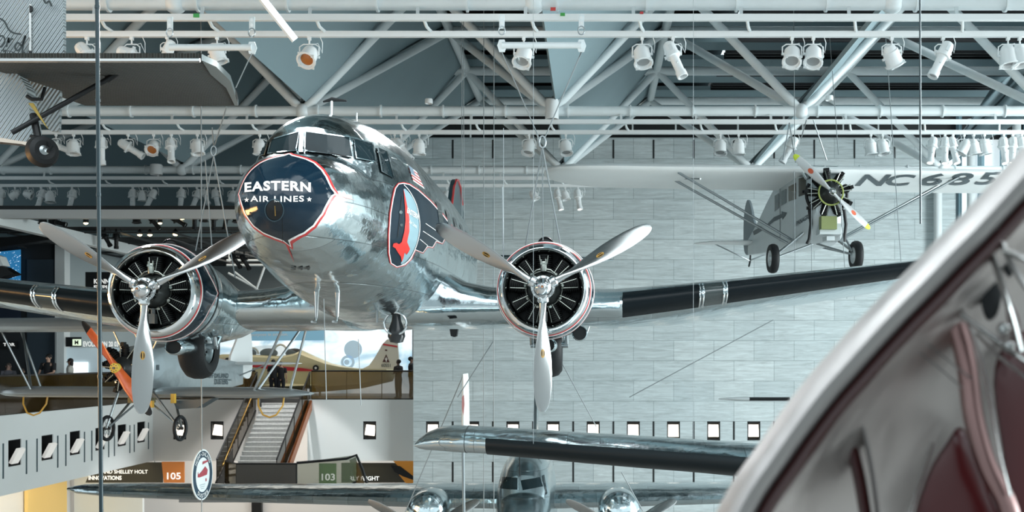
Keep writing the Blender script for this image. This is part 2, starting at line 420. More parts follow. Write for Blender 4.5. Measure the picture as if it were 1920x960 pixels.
# fascia left with slanted niche openings: strips around openings
zb0, zb1 = 3.32, 5.82
def d_at(px): return -GX * F / (VX - px)
lw = [(28, 44), (89, 36), (141, 32), (188, 30), (229, 28), (265, 26)]
opn = []
for (px, h) in lw:
    d = d_at(px); opn.append((d - 0.42, d + 0.42))
zo0, zo1 = 4.18, 5.02
mb = MB(); x0, x1 = GX - 0.3, GX
mb.bx(x0, x1, 20, GD, zb0, zo0); mb.bx(x0, x1, 20, GD, zo1, zb1)
ys = [20]
for a, b_ in opn: ys += [a, b_]
ys.append(GD)
for i in range(0, len(ys), 2): mb.bx(x0, x1, ys[i], ys[i + 1], zo0, zo1)
struct('wall_left', mb, WALLW, 'white painted gallery front on the left')
sl = MB()
for i, (a, b_) in enumerate(opn):
    for yy in (a - 0.33, b_ + 0.33): sl.bx(x1 - 0.05, x1 + 0.012, yy - 0.04, yy + 0.04, 3.85, 4.95)
struct('trim_3', sl, mat('dark_teal_slot', (0.03, 0.07, 0.085), 0.5), 'dark vertical slots in the white gallery front')
LITW = mat('white_floodlight', (0.62, 0.62, 0.6), 0.5, emit=((1.0, 0.96, 0.90), 0.22))
LITW2 = mat('lit_floodlight_edge', (0.9, 0.9, 0.88), 0.5, emit=((1.0, 0.92, 0.82), 1.6))
for i, (a, b_) in enumerate(opn):
    t = thing('wall_niche_light', 'white floodlight tilting out of a dark niche, %s from the left' % ords[i], 'wall light', (x1, (a + b_) / 2, zo0), group='tilted floodlights in the gallery front')
    q = MB(); q.bx(x0 - 0.25, x0 - 0.2, a, b_, zo0, zo1); q.bx(x0 - 0.25, x1 - 0.03, a, a + 0.03, zo0, zo1); q.bx(x0 - 0.25, x1 - 0.03, b_ - 0.03, b_, zo0, zo1); q.bx(x0 - 0.25, x1 - 0.03, a, b_, zo1 - 0.03, zo1); q.bx(x0 - 0.25, x1 - 0.03, a, b_, zo0, zo0 + 0.03)
    q.build('recess', BLACK, t, world=True)
    rt = Matrix.Rotation(R(28), 3, 'Y')
    MB().box((x1 + 0.05, (a + b_) / 2 + 0.05, 4.50), (0.10, 0.46, 0.52), rt).build('lamp_housing', LITW, t, world=True)
    MB().box(Vector((x1 + 0.0, (a + b_) / 2 + 0.05, 4.50)) + rt @ Vector((0.06, 0, -0.18)), (0.02, 0.44, 0.10), rt).build('lamp_window', LITW2, t, world=True)
# far gallery fascia with stair opening
s49 = F / GD
def X49(px): return (px - VX) / s49
def Z49(py): return CZ + (VY - py) / s49
STL, STR = -13.86, -12.05
def fas(x0, x1, holes):
    mb = MB(); zo0, zo1 = Z49(824), Z49(790); mb.bx(x0, x1, GD, GD + 0.3, zb0, zo0); mb.bx(x0, x1, GD, GD + 0.3, zo1, UF - 0.02)
    xs = [x0]
    for h in holes: xs += [X49(h) - 0.27, X49(h) + 0.27]
    xs.append(x1)
    for i in range(0, len(xs), 2): mb.bx(xs[i], xs[i + 1], GD, GD + 0.3, zo0, zo1)
    return mb
struct('wall_gallery_left', fas(GX - 0.3, STL - 0.15, [337, 407]), mat('warm_white_wall', (0.60, 0.575, 0.55), 0.75), 'white far gallery front left of the stair')
struct('wall_gallery_right', fas(STR + 0.1, SX0, [693]), WALLW, 'pale far gallery front right of the stair')
for k, h in enumerate((337, 407, 693)):
    xw = X49(h); z0, z1 = Z49(824), Z49(790)
    nm = ('behind the biplane wheel', 'just left of the stair', 'right of the stair')[k]
    t = thing('wall_niche_light', 'square lit floodlight niche in the far gallery front, ' + nm, 'wall light', (xw, GD, z0), group='lit niches in the far gallery front')
    niche(0, xw, GD + 0.02, z0, z1, 0.54).build('recess', BLACK, t, world=True)
    MB().box((xw, GD + 0.17, (z0 + z1) / 2), (0.40, 0.05, 0.44), Matrix.Rotation(R(-14), 3, 'X') @ Matrix.Rotation(R(6), 3, 'Y')).build('lamp_panel', LIT, t, world=True)
# stair
n = 20; top = UF; bot = 2.62; run = 5.0; st = MB()
for i in range(n):
    z1 = top - (i + 1) * (top - bot) / n + 0.0; y1 = GD + 0.25 - i * run / n
    st.bx(STL, STR, y1 - run / n - 0.02, y1, z1 - 0.25, z1)
    st.bx(STL, STR, y1 - run / n - 0.05, y1 - run / n, z1 - 0.03, z1)
STAIR = tag(st.build('staircase', mat('speckled_granite', (0.56, 0.57, 0.56), 0.6, noise=(14, 0.3))), 'grey speckled stone stair down from the far gallery', 'stairs')
ly1 = GD + 0.25 - run; ly0 = ly1 - 1.3
struct('floor_landing', MB().bx(-15.2, STR + 0.4, ly0 + .05, ly1 + 0.2, bot - 0.3, bot), mat('landing_stone', (0.25, 0.25, 0.25), 0.6), 'stair landing')
def glass_run(name, label, pts, h, m, rail=BLK, post=1.2, group=None, low=0.0):
    t = thing(name, label, 'railing', pts[0], group=group)
    for a, b_ in zip(pts, pts[1:]):
        a = Vector(a); b_ = Vector(b_); u = Vector((0, 0, h)); nn = (b_ - a).cross(u).normalized() * 0.02
        MB().prism([a - Vector((0, 0, low)), b_ - Vector((0, 0, low)), b_ + u, a + u], nn).build('glass_panel', m, t, world=True)
    r = MB(); r.path([Vector(p) + Vector((0, 0, h)) for p in pts], 0.035, 8); r.build('top_rail', rail, t, world=True)
    r = MB(); r.path([Vector(p) - Vector((0, 0, low)) for p in pts], 0.03, 6); r.build('bottom_rail', rail, t, world=True)
    L = 0
    for a, b_ in zip(pts, pts[1:]):
        a = Vector(a); b_ = Vector(b_); k = max(1, int((b_ - a).length / post))
        for i in range(k + 1):
            q = a.lerp(b_, i / k); MB().tube(q - Vector((0, 0, low)), q + Vector((0, 0, h)), 0.016, n=6).build('post', rail, t, world=True)
    return t
glass_run('glass_railing', 'amber glass balustrade along the far gallery under the yellow jet', [(STR + 0.25, GD + 0.1, UF), (SX0 - 0.02, GD + 0.1, UF)], 1.17, AMBER)
glass_run('glass_railing', 'amber glass balustrade on the far gallery left of the stair', [(GX - 0.2, GD + 0.1, UF), (STL - 0.3, GD + 0.1, UF)], 1.17, AMBER)
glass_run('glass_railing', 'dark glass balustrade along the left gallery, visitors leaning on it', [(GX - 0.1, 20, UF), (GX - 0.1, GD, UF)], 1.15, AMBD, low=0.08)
sy = lambda z: GD + 0.25 - (UF - z) * run / (top - bot)
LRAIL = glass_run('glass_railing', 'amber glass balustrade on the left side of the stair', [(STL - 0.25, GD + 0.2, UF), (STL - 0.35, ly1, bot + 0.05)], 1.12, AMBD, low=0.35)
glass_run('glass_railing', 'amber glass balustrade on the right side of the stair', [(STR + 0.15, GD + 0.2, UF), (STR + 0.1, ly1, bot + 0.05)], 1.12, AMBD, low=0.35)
# stringers
mb = MB(); mb.prism([(STR + 0.20, GD - .03, UF - .05), (STR + 0.20, GD - .03, UF - 0.45), (STR + 0.20, ly1, bot - 0.2), (STR + 0.20, ly1, bot + 0.2)], (0.1, 0, 0))
mb.build('stair_stringer', mat('copper_brown_panel', (0.42, 0.13, 0.04), 0.3, 0.6), STAIR, world=True)['label'] = 'copper brown sloping side panel'
mb = MB(); mb.prism([(STL - 0.40, GD - 0.03, UF), (STL - 0.40, GD - 0.03, UF - 0.7), (STL - 0.42, ly1, bot - 0.3), (STL - 0.42, ly1, bot + 0.3)], (0.1, 0, 0))
mb.build('stair_stringer', BLK, STAIR, world=True)['label'] = 'black sloping side panel'
MBH = MB(); MBH.path([(STL - 0.12, GD + 0.2, UF + 0.95), (STL - 0.12, ly1, bot + 0.95)], 0.03, 8)
MBH.build('handrail', BRASS, LRAIL, world=True)['label'] = 'yellow brass handrail'
s43 = F / ly0
lx = lambda px: (px - VX) / s43
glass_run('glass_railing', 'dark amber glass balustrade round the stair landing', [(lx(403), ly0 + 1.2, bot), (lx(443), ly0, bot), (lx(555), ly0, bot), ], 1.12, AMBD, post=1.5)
mbp = thing('glass_railing', 'clear green tinted glass balustrade right of the landing, in front of the 103 sign', 'railing', (lx(555), ly0, bot))
GRN = mat('green_tinted_glass', (0.10, 0.14, 0.06), 0.05, alpha=0.45, spec=0.7)
P = lambda px, py, d: W(px, py, d)
q = [P(556, 925, ly0), P(650, 913, ly0 + .6), P(668, 905, ly0 + .7), P(668, 853, ly0 + .7), P(556, 868, ly0)]
MB().prism(q, (0, 0.02, 0)).build('glass_panel', GRN, mbp, world=True)
r = MB(); r.path([P(556, 868, ly0), P(650, 860, ly0 + .6), P(668, 853, ly0 + .7), P(680, 880, ly0 + .8), P(697, 937, ly0 + .9)], 0.05, 8); r.path([P(556, 925, ly0), P(650, 913, ly0 + .6), P(668, 903, ly0 + .7)], 0.04, 8); r.tube(P(556, 868, ly0), P(556, 925, ly0), 0.03)
r.build('top_rail', BLK, mbp, world=True)
MB().prism([P(655, 862, ly0 + .75), P(667, 858, ly0 + .75), P(694, 937, ly0 + .9), P(676, 937, ly0 + .9)], (0, 0.03, 0)).build('glass_panel', AMBER, mbp, world=True)
# rooms under the galleries
struct('wall_lower_back', MB().bx(-24, SX0, 55, 55.3, 0, UF - 0.35), mat('lower_room_wall', (0.78, 0.76, 0.74), 0.7), 'pale wall under the far gallery')
struct('wall_lower_left', MB().bx(-23.3, -23, 20, 55, 0, UF - 0.35), mat('lower_left_wall', (0.75, 0.74, 0.72), 0.7), 'pale wall under the left gallery')
struct('trim_4', MB().bx(-22.95, -22.8, 47.3, 50.8, 0, 4.6), mat('yellow_panel', (0.85, 0.60, 0.22), 0.6), 'yellow painted wall panel')
struct('wall_lower_partition', MB().bx(-22.8, -19.8, 51.5, 51.7, 0, UF - .35), WALLW, 'pale partition')
struct('door_1', MB().bx(-15.95, -15.5, 54.7, 54.95, 0, 2.9), BLK, 'dark doorway under far gallery')
area('lower_room_downlight', (-14, 51.8, 5.3), 11, 260, (0, 0, 0), (1.0, 0.95, 0.88), 4)
area('lower_left_downlight', (-20.8, 40, 5.3), 3.5, 420, (0, 0, 0), (1.0, 0.86, 0.62), 16)
# left gallery upstairs: partition, column, ceiling
pd = 47.5; sp = F / pd
px_ = lambda x: (x - VX) / sp
struct('wall_gallery_dark', MB().bx(-30, px_(105), pd, pd + .2, UF, 13), mat('charcoal_wall', (0.016, 0.02, 0.024), 0.7), 'dark exhibition wall')
struct('wall_gallery_blue', MB().bx(px_(52), px_(105), pd - .06, pd - .01, UF, 11.6), mat('slate_blue_wall', (0.030, 0.048, 0.066), 0.7), 'slate blue wall panel')
struct('trim_5', MB().bx(px_(105), px_(123), pd - .1, pd + .4, UF, 12.6), WALLW, 'white column')
struct('wall_gallery_side', MB().bx(px_(123) - .2, px_(123), pd + .4, 61, UF, 12.9), GREYW, 'pale grey side wall of the upper gallery')
struct('wall_gallery_far', MB().bx(-30, SX0, 61, 61.3, UF, 13), mat('dim_far_wall', (0.20, 0.22, 0.22), 0.8), 'far wall of the upper gallery')
struct('wall_gallery_outer', MB().bx(-30.3, -30, 20, 61, UF, 13), BLACK, 'outer wall')
BD = 36.4
struct('ceiling_gallery', MB().bx(-30, SX0 + 1.2, BD + .3, BD + 4.6, 12.2, 12.35), TEAL2, 'grey ceiling strip of the upper gallery')
struct('ceiling_gallery_dark', MB().bx(-30, SX0, BD + 4.6, 61, 12.4, 12.6), mat('black_ceiling', (0.012, 0.014, 0.015), 0.8), 'black ceiling of the upper gallery')
struct('trim_6', MB().bx(-30, SX0 + 1.2, BD, BD + .3, 11.95, 12.22), mat('pale_beam', (0.50, 0.50, 0.49), 0.5), 'pale edge beam over the upper gallery')
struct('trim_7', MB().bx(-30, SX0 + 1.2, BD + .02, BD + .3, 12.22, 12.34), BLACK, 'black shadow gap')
fz = MB(); fz.bx(GX - .35, GX - .05, 20, GD + 6, 11.75, 12.15); struct('trim_8', fz, WALLW, 'white sloping-away edge beam')
struct('wall_above_gallery', MB().bx(-30, SX0, 44.2, 44.5, 12.2, 19).bx(SX0 - .3, SX0, 44.5, 48, 12.2, 19), TEAL, 'blue grey wall above the gallery')
for k in range(5):
    sy_ = 38 + k * 4.5
a = area('gallery_light', (-12, 54, 12.2), 10, 300, (0, 0, 0), (1.0, 0.93, 0.82), 10)
sl0 = bpy.data.lights.new('stair_fill_spot', 'SPOT'); sl0.energy = 1500; sl0.spot_size = R(70); sl0.shadow_soft_size = .15; so0 = bpy.data.objects.new('stair_fill_spot', sl0); col.objects.link(so0); so0.location = (-13, 45, 12)  # unseen fill spot, added only to brighten the steps
# ---------------------------------------------------------------- roof trusses
TD = [20.8, 29.9, 39.2]; TXS = [-1.06 + 6.35 * k for k in range(-4, 5)]; ZB, ZT = 13.9, 17.2
names = ['nearest', 'middle', 'farthest']
TW = mat('truss_white', (0.78, 0.83, 0.84), 0.4, noise=(4, 0.05))
for i, d in enumerate(TD):
    t = thing('roof_truss', 'white tubular roof truss, the %s of three crossing the hall' % names[i], 'truss', (0, d, ZB), group=None)
    x1 = 24
    MB().tube((-25, d, ZB), (x1, d, ZB), 0.13, n=14).build('bottom_chord', TW, t, world=True)
    for yy in (0, 4.55):
        MB().tube((-25, d + yy, ZT), (x1, d + yy, ZT), 0.15, n=12).build('top_chord', TW, t, world=True)
    for k in range(-4, 4):
        x = -1.06 + 6.35 * k
        for sgn in (-1, 1):
            for yy, r_ in ((0, 0.115), (4.55, 0.115)):
                MB().tube((x, d, ZB), (x + sgn * 3.175, d + yy, ZT), r_, n=12).build('diagonal', TW, t, world=True)
    xx = -24.5
    while xx < x1:
        if xx > (0 - VX) / F * d - .3 and xx < (1920 - VX) / F * d + .3: MB().lathe([(0.13, -0.02), (0.165, -0.02), (0.165, 0.02), (0.13, 0.02)], (xx, d, ZB), (1, 0, 0), 14).build('pipe_collar', TW, t, world=True)
        xx += 1.59
    # light track below the chord
    dz = [(-0.30, 0.075, -0.15), (-0.58, 0.065, 0.5)] if i else [(-0.20, 0.09, -0.2), (-0.66, 0.075, 0.55)]
    for dzz, hh, dy in ((-0.30, 0.11, -0.14), (-0.45 - 0.05, 0.10, 0.20)):
        MB().bx(-25, x1, d + dy - 0.05, d + dy + 0.05, ZB + dzz - hh / 2, ZB + dzz + hh / 2).build('light_track', WHITE2, t, world=True)
    xx = -24
    while xx < x1:
        br = MB(); br.bar((xx, d - .1, ZB - .1), (xx, d - .14, ZB - .28), 0.06, 0.02); br.path([(xx + .1, d - .12, ZB - .3), (xx + .14, d, ZB - .42), (xx + .2, d + .2, ZB - .46)], 0.03, 6); br.build('hanger', WHITE, t, world=True) if (0 - VX) / F * d - .3 < xx < (1920 - VX) / F * d + .3 else None; xx += 1.9
    for k in range(-4, 4):
        MB().ball((-1.06 + 6.35 * k, d, ZB), 0.2, 12, 8).build('node', TW, t, world=True)
# conduits on diagonals of middle truss
cdt = thing('conduit', 'thin dark conduits clipped above the white truss diagonals', 'conduit', (0, 30, ZB))
for k in range(-3, 3):
    x = -1.06 + 6.35 * k
    for d in TD[1:]:
        for q in (MB().tube((x - .12, d + .0, ZB + .15), (x + 3.05, d + 4.5, ZT + .12), 0.035, n=6), MB().tube((x - .16, d, ZB + .15), (x + 3.0, d, ZT + .12), 0.035, n=6)): q.build('conduit_run', mat('dark_conduit', (0.10, 0.13, 0.14), 0.5, 0.5), cdt, world=True)
# sloping baffle panels
for k in range(-3, 3):
    x = -1.06 + 6.35 * k
    a0, a1 = 12, 43.75
    p = [(x + .1, a0, ZB + .22), (x + .1, 39.4, ZB + .22), (x + 1.6, 42, 15.6), (x + 3.2, a1, ZT + .35), (x + 3.2, a0, ZT + .35)]
    MBp = MB().prism(p, (-0.05, 0, 0.08))
    pos = ['far left', 'left of the airliner', 'behind the airliner cockpit', 'above the right propeller', 'above the high wing plane', 'far right'][k + 3]
    tag(MBp.build('roof_baffle', TEAL2), 'blue grey sloping roof panel, ' + pos, 'ceiling panel', 'sloping roof panels')
# rafters running away along the top nodes + ladder racks
for k in range(-4, 4):
    x = -1.06 + 6.35 * k + 3.175
    t = tag(MB().tube((x, 10, ZT + .05), (x, 44, ZT + .05), 0.13, n=10).build('rafter', TW), None, 'rafter')
    t['label'] = 'round grey roof tube running away from the viewer, ' + ['over the far left', 'left of the trimotor tail', 'above the left gallery', 'behind the airliner roof', 'above the right propeller', 'above the high wing plane', 'near the right glazing', 'at the far right'][k + 4]
    t['group'] = 'roof tubes running away'
# roof: strips with black gaps; glazing at right
rf = MB(); rb = MB(); rg = MB(); rl = MB()
d = 12.0
while d < 48:
    rf.bx(-26, 24, d + 0.5, d + 1.9, ZT + .55, ZT + .7)
    rf.bx(-26, 24, d + 2.9, d + 3.9, ZT + .55, ZT + .7)
    rb.bx(4.4, 24, d - .7, d + .3, ZT + .9, ZT + 1.0)
    for (a, b_) in ((d - .65, d + .5), (d + 1.9, d + 2.9)):
        for q in range(3): 
            yy = a + (b_ - a) * (q + .5) / 3; rl.bx(4.4, 24, yy - .03, yy + .03, ZT + .5, ZT + .72)
    d += 4.55
struct('ceiling', rf, TEAL, 'blue grey roof strips between the trusses')
rb.bx(-26, 4.4, 12, 48, ZT + .9, ZT + 1.0)
struct('ceiling_void', rb, BLACK, 'black voids between the roof strips')
struct('trim_9', rl, BLK, 'dark louvre blades across the skylight')
struct('ceiling_left', MB().bx(-30, -20, 10, 48, 18.6, 18.8), TEAL, 'roof edge')
# ================================================================ the big silver airliner
DX, DY = -3.53, 16.6
DZ = CZ + (VY - 541.5) * DY / F
dc = thing('airliner', 'polished silver twin propeller airliner with dark blue nose lettered EASTERN AIR LINES', 'airplane', (DX, DY, DZ), (0, R(-0.3), 0))
DM = dc.matrix_basis.copy(); DMi = DM.inverted()
# ---- fuselage: y, ztop, zmid, zbot, halfwidth, sweep
SEC = [(-3.52, .78, .78, .78, 0.001, 0), (-3.50, .90, .78, .66, .12, 0), (-3.44, 1.02, .79, .55, .24, 0), (-3.32, 1.16, .81, .45, .37, 0), (-3.15, 1.29, .83, .38, .51, 0), (-2.95, 1.39, .84, .335, .61, 0),
       (-2.7, 1.47, .84, .27, .72, 0), (-2.42, 1.52, .84, .18, .82, .12), (-2.20, 1.545, .84, .12, .885, .42), (-2.17, 1.56, .84, .11, .89, .43), (-2.09, 1.88, .84, .08, .915, .44), (-2.0, 1.97, .84, .06, .93, .42), (-1.75, 2.09, .84, .03, .97, .32),
       (-1.35, 2.19, .85, -.02, 1.02, .16), (-.9, 2.255, .85, -.10, 1.09, .04), (-.4, 2.30, .86, -.19, 1.15, 0), (.4, 2.33, .87, -.31, 1.20, 0), (1.5, 2.34, .88, -.43, 1.235, 0), (3, 2.34, .88, -.48, 1.24, 0),
       (5, 2.32, .88, -.47, 1.23, 0), (7, 2.28, .90, -.38, 1.17, 0), (9, 2.2, .95, -.14, 1.0, 0), (11, 2.08, 1.02, .2, .76, 0), (13, 1.9, 1.15, .6, .46, 0), (14.6, 1.7, 1.25, .9, .2, 0), (15.6, 1.5, 1.3, 1.15, .04, 0)]
NR = 56
# densify along the length
sec2 = []
for i in range(len(SEC) - 1):
    a, b = SEC[i], SEC[i + 1]; m = 1 if b[0] - a[0] < .35 else (2 if b[0] - a[0] < 1 else 3)
    for j in range(m): sec2.append(tuple(a[q] * (1 - j / m) + b[q] * j / m for q in range(6)))
sec2.append(SEC[-1])
rings = []
for (y, zt_, zm, zb_, w, swp) in sec2:
    ring = []
    for j in range(NR):
        a = 2 * PI * j / NR; ca, sa = math.cos(a), math.sin(a); e = 0.93
        x = w * math.copysign(abs(ca) ** e, ca); zz = zm + (zt_ - zm if sa > 0 else zm - zb_) * math.copysign(abs(sa) ** e, sa)
        up = 1.0 if sa > 0 else max(0, 1 + sa * 1.5)
        ring.append(Vector((x, y + swp * (abs(x) / .85) ** 1.6 * up, zz)))
    rings.append(ring)
fm = MB().loft(rings)
bv = BVHTree.FromPolygons(fm.v, fm.f)
fus = fm.build('fuselage', ALUF, dc, ang=28)
def deco(name, vs, fs, m, off=0.006, L=5, label=None):
    o = onto(vs, fs, bv, DMi, off, L)
    o = o.build(name, m, dc, weld=False)
    if label: o['label'] = label
    return o
def poly(pts): return [tuple(p) for p in pts], [tuple(range(len(pts)))]
for pts in ([(574, 247), (654, 258), (660, 296), (573, 285)], [(662, 262), (697, 269), (703, 304), (667, 297)], [(706, 276), (725, 285), (737, 335), (714, 322)],
            [(562, 247), (511, 262), (504, 288), (556, 285)], [(505, 265), (487, 271), (480, 294), (498, 291)]):
    deco('cockpit_window', *poly(pts), GLASSD, 0.012)
    deco('window_frame', *stroke(pts, 2.4, True), ALU, 0.02, 8)
deco('windscreen_post', *stroke([(567, 244), (565, 287)], 8), ALU, 0.016, 8, 'polished centre post')
deco('wiper', *stroke([(618, 288), (657, 297)], 1.6), BLK, 0.03, 8); deco('wiper', *stroke([(570, 286), (570, 276)], 1.6), BLK, 0.03, 8)
riv = MB()
# ---- blue nose cap: boundary found on the right half, mirrored to the left
half = [(537, 290), (547, 293), (573, 300), (588, 307), (602, 320), (610, 332), (616, 345), (621, 355), (628, 363), (621, 367), (613, 380), (603, 400), (587, 422), (570, 435), (553, 443), (541, 450), (536.5, 461)]
o0 = DMi @ Vector((0, 0, CZ)); pts3 = []
for p in half:
    d_ = (DMi @ W(p[0], p[1], 10) - o0).normalized(); h = bv.ray_cast(o0, d_)
    if h[0]: pts3.append(h[0])
pts3[0] = Vector((0, 0, pts3[0].z)); pts3[-1] = Vector((0, 0, pts3[-1].z))
xz = [(max(p.x, 0.0), p.z) for p in pts3]
capo = xz + [(-x, z) for x, z in xz[-2:0:-1]]
capo = [(p.x, p.y) for p in [Vector((a, b)) for a, b in capo]]
fr = lambda p: (Vector((p[0], -6, p[1])), Vector((0, 1, 0)))
onto(capo, [tuple(range(len(capo)))], bv, None, 0.005, 0.045, ray=fr).build('nose_cap', NAVY, dc, weld=False)['label'] = 'dark blue painted nose cap'
for off, wd_, m_, nm in ((0.0, 0.016, WP, 'nose_cap_white_line'), (0.016, 0.02, REDP, 'nose_cap_red_line')):
    cp = []
    n_ = len(capo)
    for i in range(n_):
        a, b, c = Vector(capo[i - 1]), Vector(capo[i]), Vector(capo[(i + 1) % n_]); t = (c - a).normalized(); nn = Vector((-t.y, t.x))
        if nn.dot(b - Vector((0, .85))) < 0: nn = -nn
        cp.append(b + nn * (off + .004))
    v, f = stroke(cp, wd_, True); onto(v, f, bv, None, 0.009, 0.06, ray=fr).build(nm, m_, dc, weld=False)
deco('nose_red_tail', *poly([(535, 456), (539, 456), (552, 492)]), REDP, .009); deco('nose_red_tail', *poly([(624, 360), (628, 367), (666, 376)]), mat('faded_red_paint', (.55, .32, .30), .35), .009)
def ptxt(s, x0, x1, yb, yt, bold, m, name, skew=0, arch=0, sp_=1.0, off=.01, x0b=None, label=None):
    v, f = textmesh(s, bold, sp_)
    v = [(x0 + (x1 - x0) * p.x + skew * p.y, yb + (yt - yb) * p.y - arch * (1 - (2 * p.x - 1) ** 2)) for p in v]
    return deco(name, v, f, m, off, 6, label)
def star(c, r): return [(c[0] + r * (1 if i % 2 == 0 else .42) * math.sin(PI * i / 5), c[1] - r * (1 if i % 2 == 0 else .42) * math.cos(PI * i / 5)) for i in range(10)]
ptxt('EASTERN', 460, 582, 361, 343, .035, WP, 'lettering', arch=3, sp_=1.12, label='white letters EASTERN')
ptxt('AIR LINES', 471, 569, 378, 367, .02, WP, 'lettering', sp_=1.15, arch=-1, label='white letters AIR LINES')
deco('nose_star', *poly(star((464, 375), 5)), WP, .01); deco('nose_star', *poly(star((579, 374), 5)), WP, .01)
circ = lambda c, rx, ry, n=28: [(c[0] + rx * math.cos(2 * PI * i / n), c[1] + ry * math.sin(2 * PI * i / n)) for i in range(n)]
deco('nose_port_cover', *poly(circ((515, 394), 15, 18)), BLK, .010); deco('nose_port_rim', *stroke(circ((515, 394), 17, 20), 2, True), mat('dull_navy', (.02, .045, .06), .3), .012)
deco('nose_port_seam', *stroke([(516, 386), (517, 404)], 1.3), BRASS, .014); deco('nose_seam', *stroke([(529, 404), (530, 452)], .8), BLK, .009)
ptxt('344', 545, 582, 505, 499, .03, mat('faded_black', (.05, .06, .06), .4), 'lettering', label='dark number 344')
# ---- emblem on the port side
E6 = lambda L_: [(430 + x / 3, 200 + y / 3) for x, y in L_]
badge = E6([(975, 432), (1010, 440), (1060, 472), (1130, 535), (1200, 613), (1250, 678), (1290, 712), (1245, 720), (1205, 735), (1198, 768), (1165, 748), (1155, 782), (1118, 800), (1100, 775), (1085, 820), (1040, 803), (1018, 855), (985, 886), (940, 898), (908, 878), (897, 820), (897, 720), (905, 600), (918, 520), (932, 460), (950, 436)])
badge = E6([(975, 432), (1010, 440), (1060, 472), (1130, 535), (1200, 613), (1250, 678), (1290, 712), (1250, 716), (1207, 745), (1195, 768), (1160, 756), (1140, 790), (1110, 785), (1085, 820), (1042, 803), (1018, 855), (985, 886), (940, 898), (908, 878), (897, 820), (897, 720), (905, 600), (918, 520), (932, 460), (950, 436)])
deco('emblem_field', *poly(badge), mat('navy_emblem_paint', (.006, .018, .030), .35, spec=.2), .006, 6)
deco('emblem_white_line', *stroke(badge, 1.5, True), WP, .010)
bc = Vector((755, 420)); bo = []
for i, p in enumerate(badge):
    a, c = Vector(badge[i - 1]), Vector(badge[(i + 1) % len(badge)]); t = (c - a).normalized(); bo.append(Vector(p) + Vector((t.y, -t.x)) * 1.6)
deco('emblem_red_line', *stroke(bo, 1.7, True), REDP, .009)
PALE = mat('pale_blue_paint', (.26, .40, .45), .25)
deco('emblem_sky', *poly(smooth(E6([(978, 462), (1012, 490), (1045, 550), (1062, 640), (1060, 720), (1037, 800), (1000, 860), (962, 884), (975, 840), (985, 780), (1000, 700), (1000, 620), (990, 540)]), 3, True)), PALE, .009)
deco('emblem_sky_line', *stroke(smooth(E6([(978, 440), (1012, 480), (1048, 550), (1066, 640), (1064, 720), (1040, 803), (1003, 865), (962, 890)]), 3), 1.2), WP, .012)
deco('emblem_bird', *poly(E6([(975, 462), (992, 540), (1007, 620), (1008, 700), (995, 760), (1012, 800), (1002, 797), (1004, 815), (992, 808), (992, 832), (982, 818), (975, 850), (966, 872), (960, 840), (945, 820), (930, 795), (914, 785), (918, 768), (935, 764), (950, 772), (965, 760), (980, 700), (986, 640), (983, 560)])), mat('bright_red_paint', (.68, .04, .03), .3), .013)
for a, b in (((1100, 657), (1158, 697)), ((1085, 700), (1190, 768)), ((1068, 745), (1112, 782))): deco('emblem_feather_line', *stroke(E6([a, b]), 1.3), WP, .012)
v, f = textmesh('EASTERN', .03); A, B, C = Vector((761, 399)), Vector((782, 412)), Vector((762, 389)); deco('lettering', [tuple(A + (B - A) * p.x + (C - A) * p.y) for p in v], f, WP, .016, 6, 'small white letters EASTERN')
v, f = textmesh('Air Lines', .0); A, B, C = Vector((765, 418)), Vector((779, 428)), Vector((766, 411)); deco('lettering', [tuple(A + (B - A) * p.x + (C - A) * p.y) for p in v], f, WP, .016, 6, 'small white letters Air Lines')
for c, r in (((750, 398), 3.2), ((751, 422), 2.6)): deco('door_latch', *poly(circ(c, r, r)), ALU, .014)
deco('door_seam', *stroke([(752, 368), (749, 400), (744, 445)], 1), BLK, .012)
# flag
tl, tr, brr, bl = [Vector(p) for p in E6([(1005, 332), (1052, 368), (1096, 464), (1032, 420)])]
for k in range(9):
    a0, a1 = k / 9, (k + 1) / 9
    q = [tl.lerp(bl, a0), tr.lerp(brr, a0), tr.lerp(brr, a1), tl.lerp(bl, a1)]
    deco('flag_stripe', *poly(q), REDP if k % 2 else WP, .008)
deco('flag_canton', *poly([tl, tl.lerp(tr, .5), tl.lerp(tr, .5).lerp(bl.lerp(brr, .5), .5), tl.lerp(bl, .5)]), mat('grey_blue_paint', (.16, .22, .28), .4), .011)
# cabin windows far back
for y in (1.2, 2.2, 3.2, 4.2, 5.2, 6.2, 7.2):
    for sx_ in (1, -1):
        m_ = MB()
        for (yy, zz) in ((0, 0),):
            v = [(y - .22, 1.02), (y + .22, 1.02), (y + .22, 1.38), (y - .22, 1.38)]
            onto(v, [(0, 1, 2, 3)], bv, None, .012, .1, ray=lambda p, s_=sx_: (Vector((4 * s_, p[0], p[1])), Vector((-s_, 0, 0)))).build('cabin_window', GLASSD, dc, weld=False)
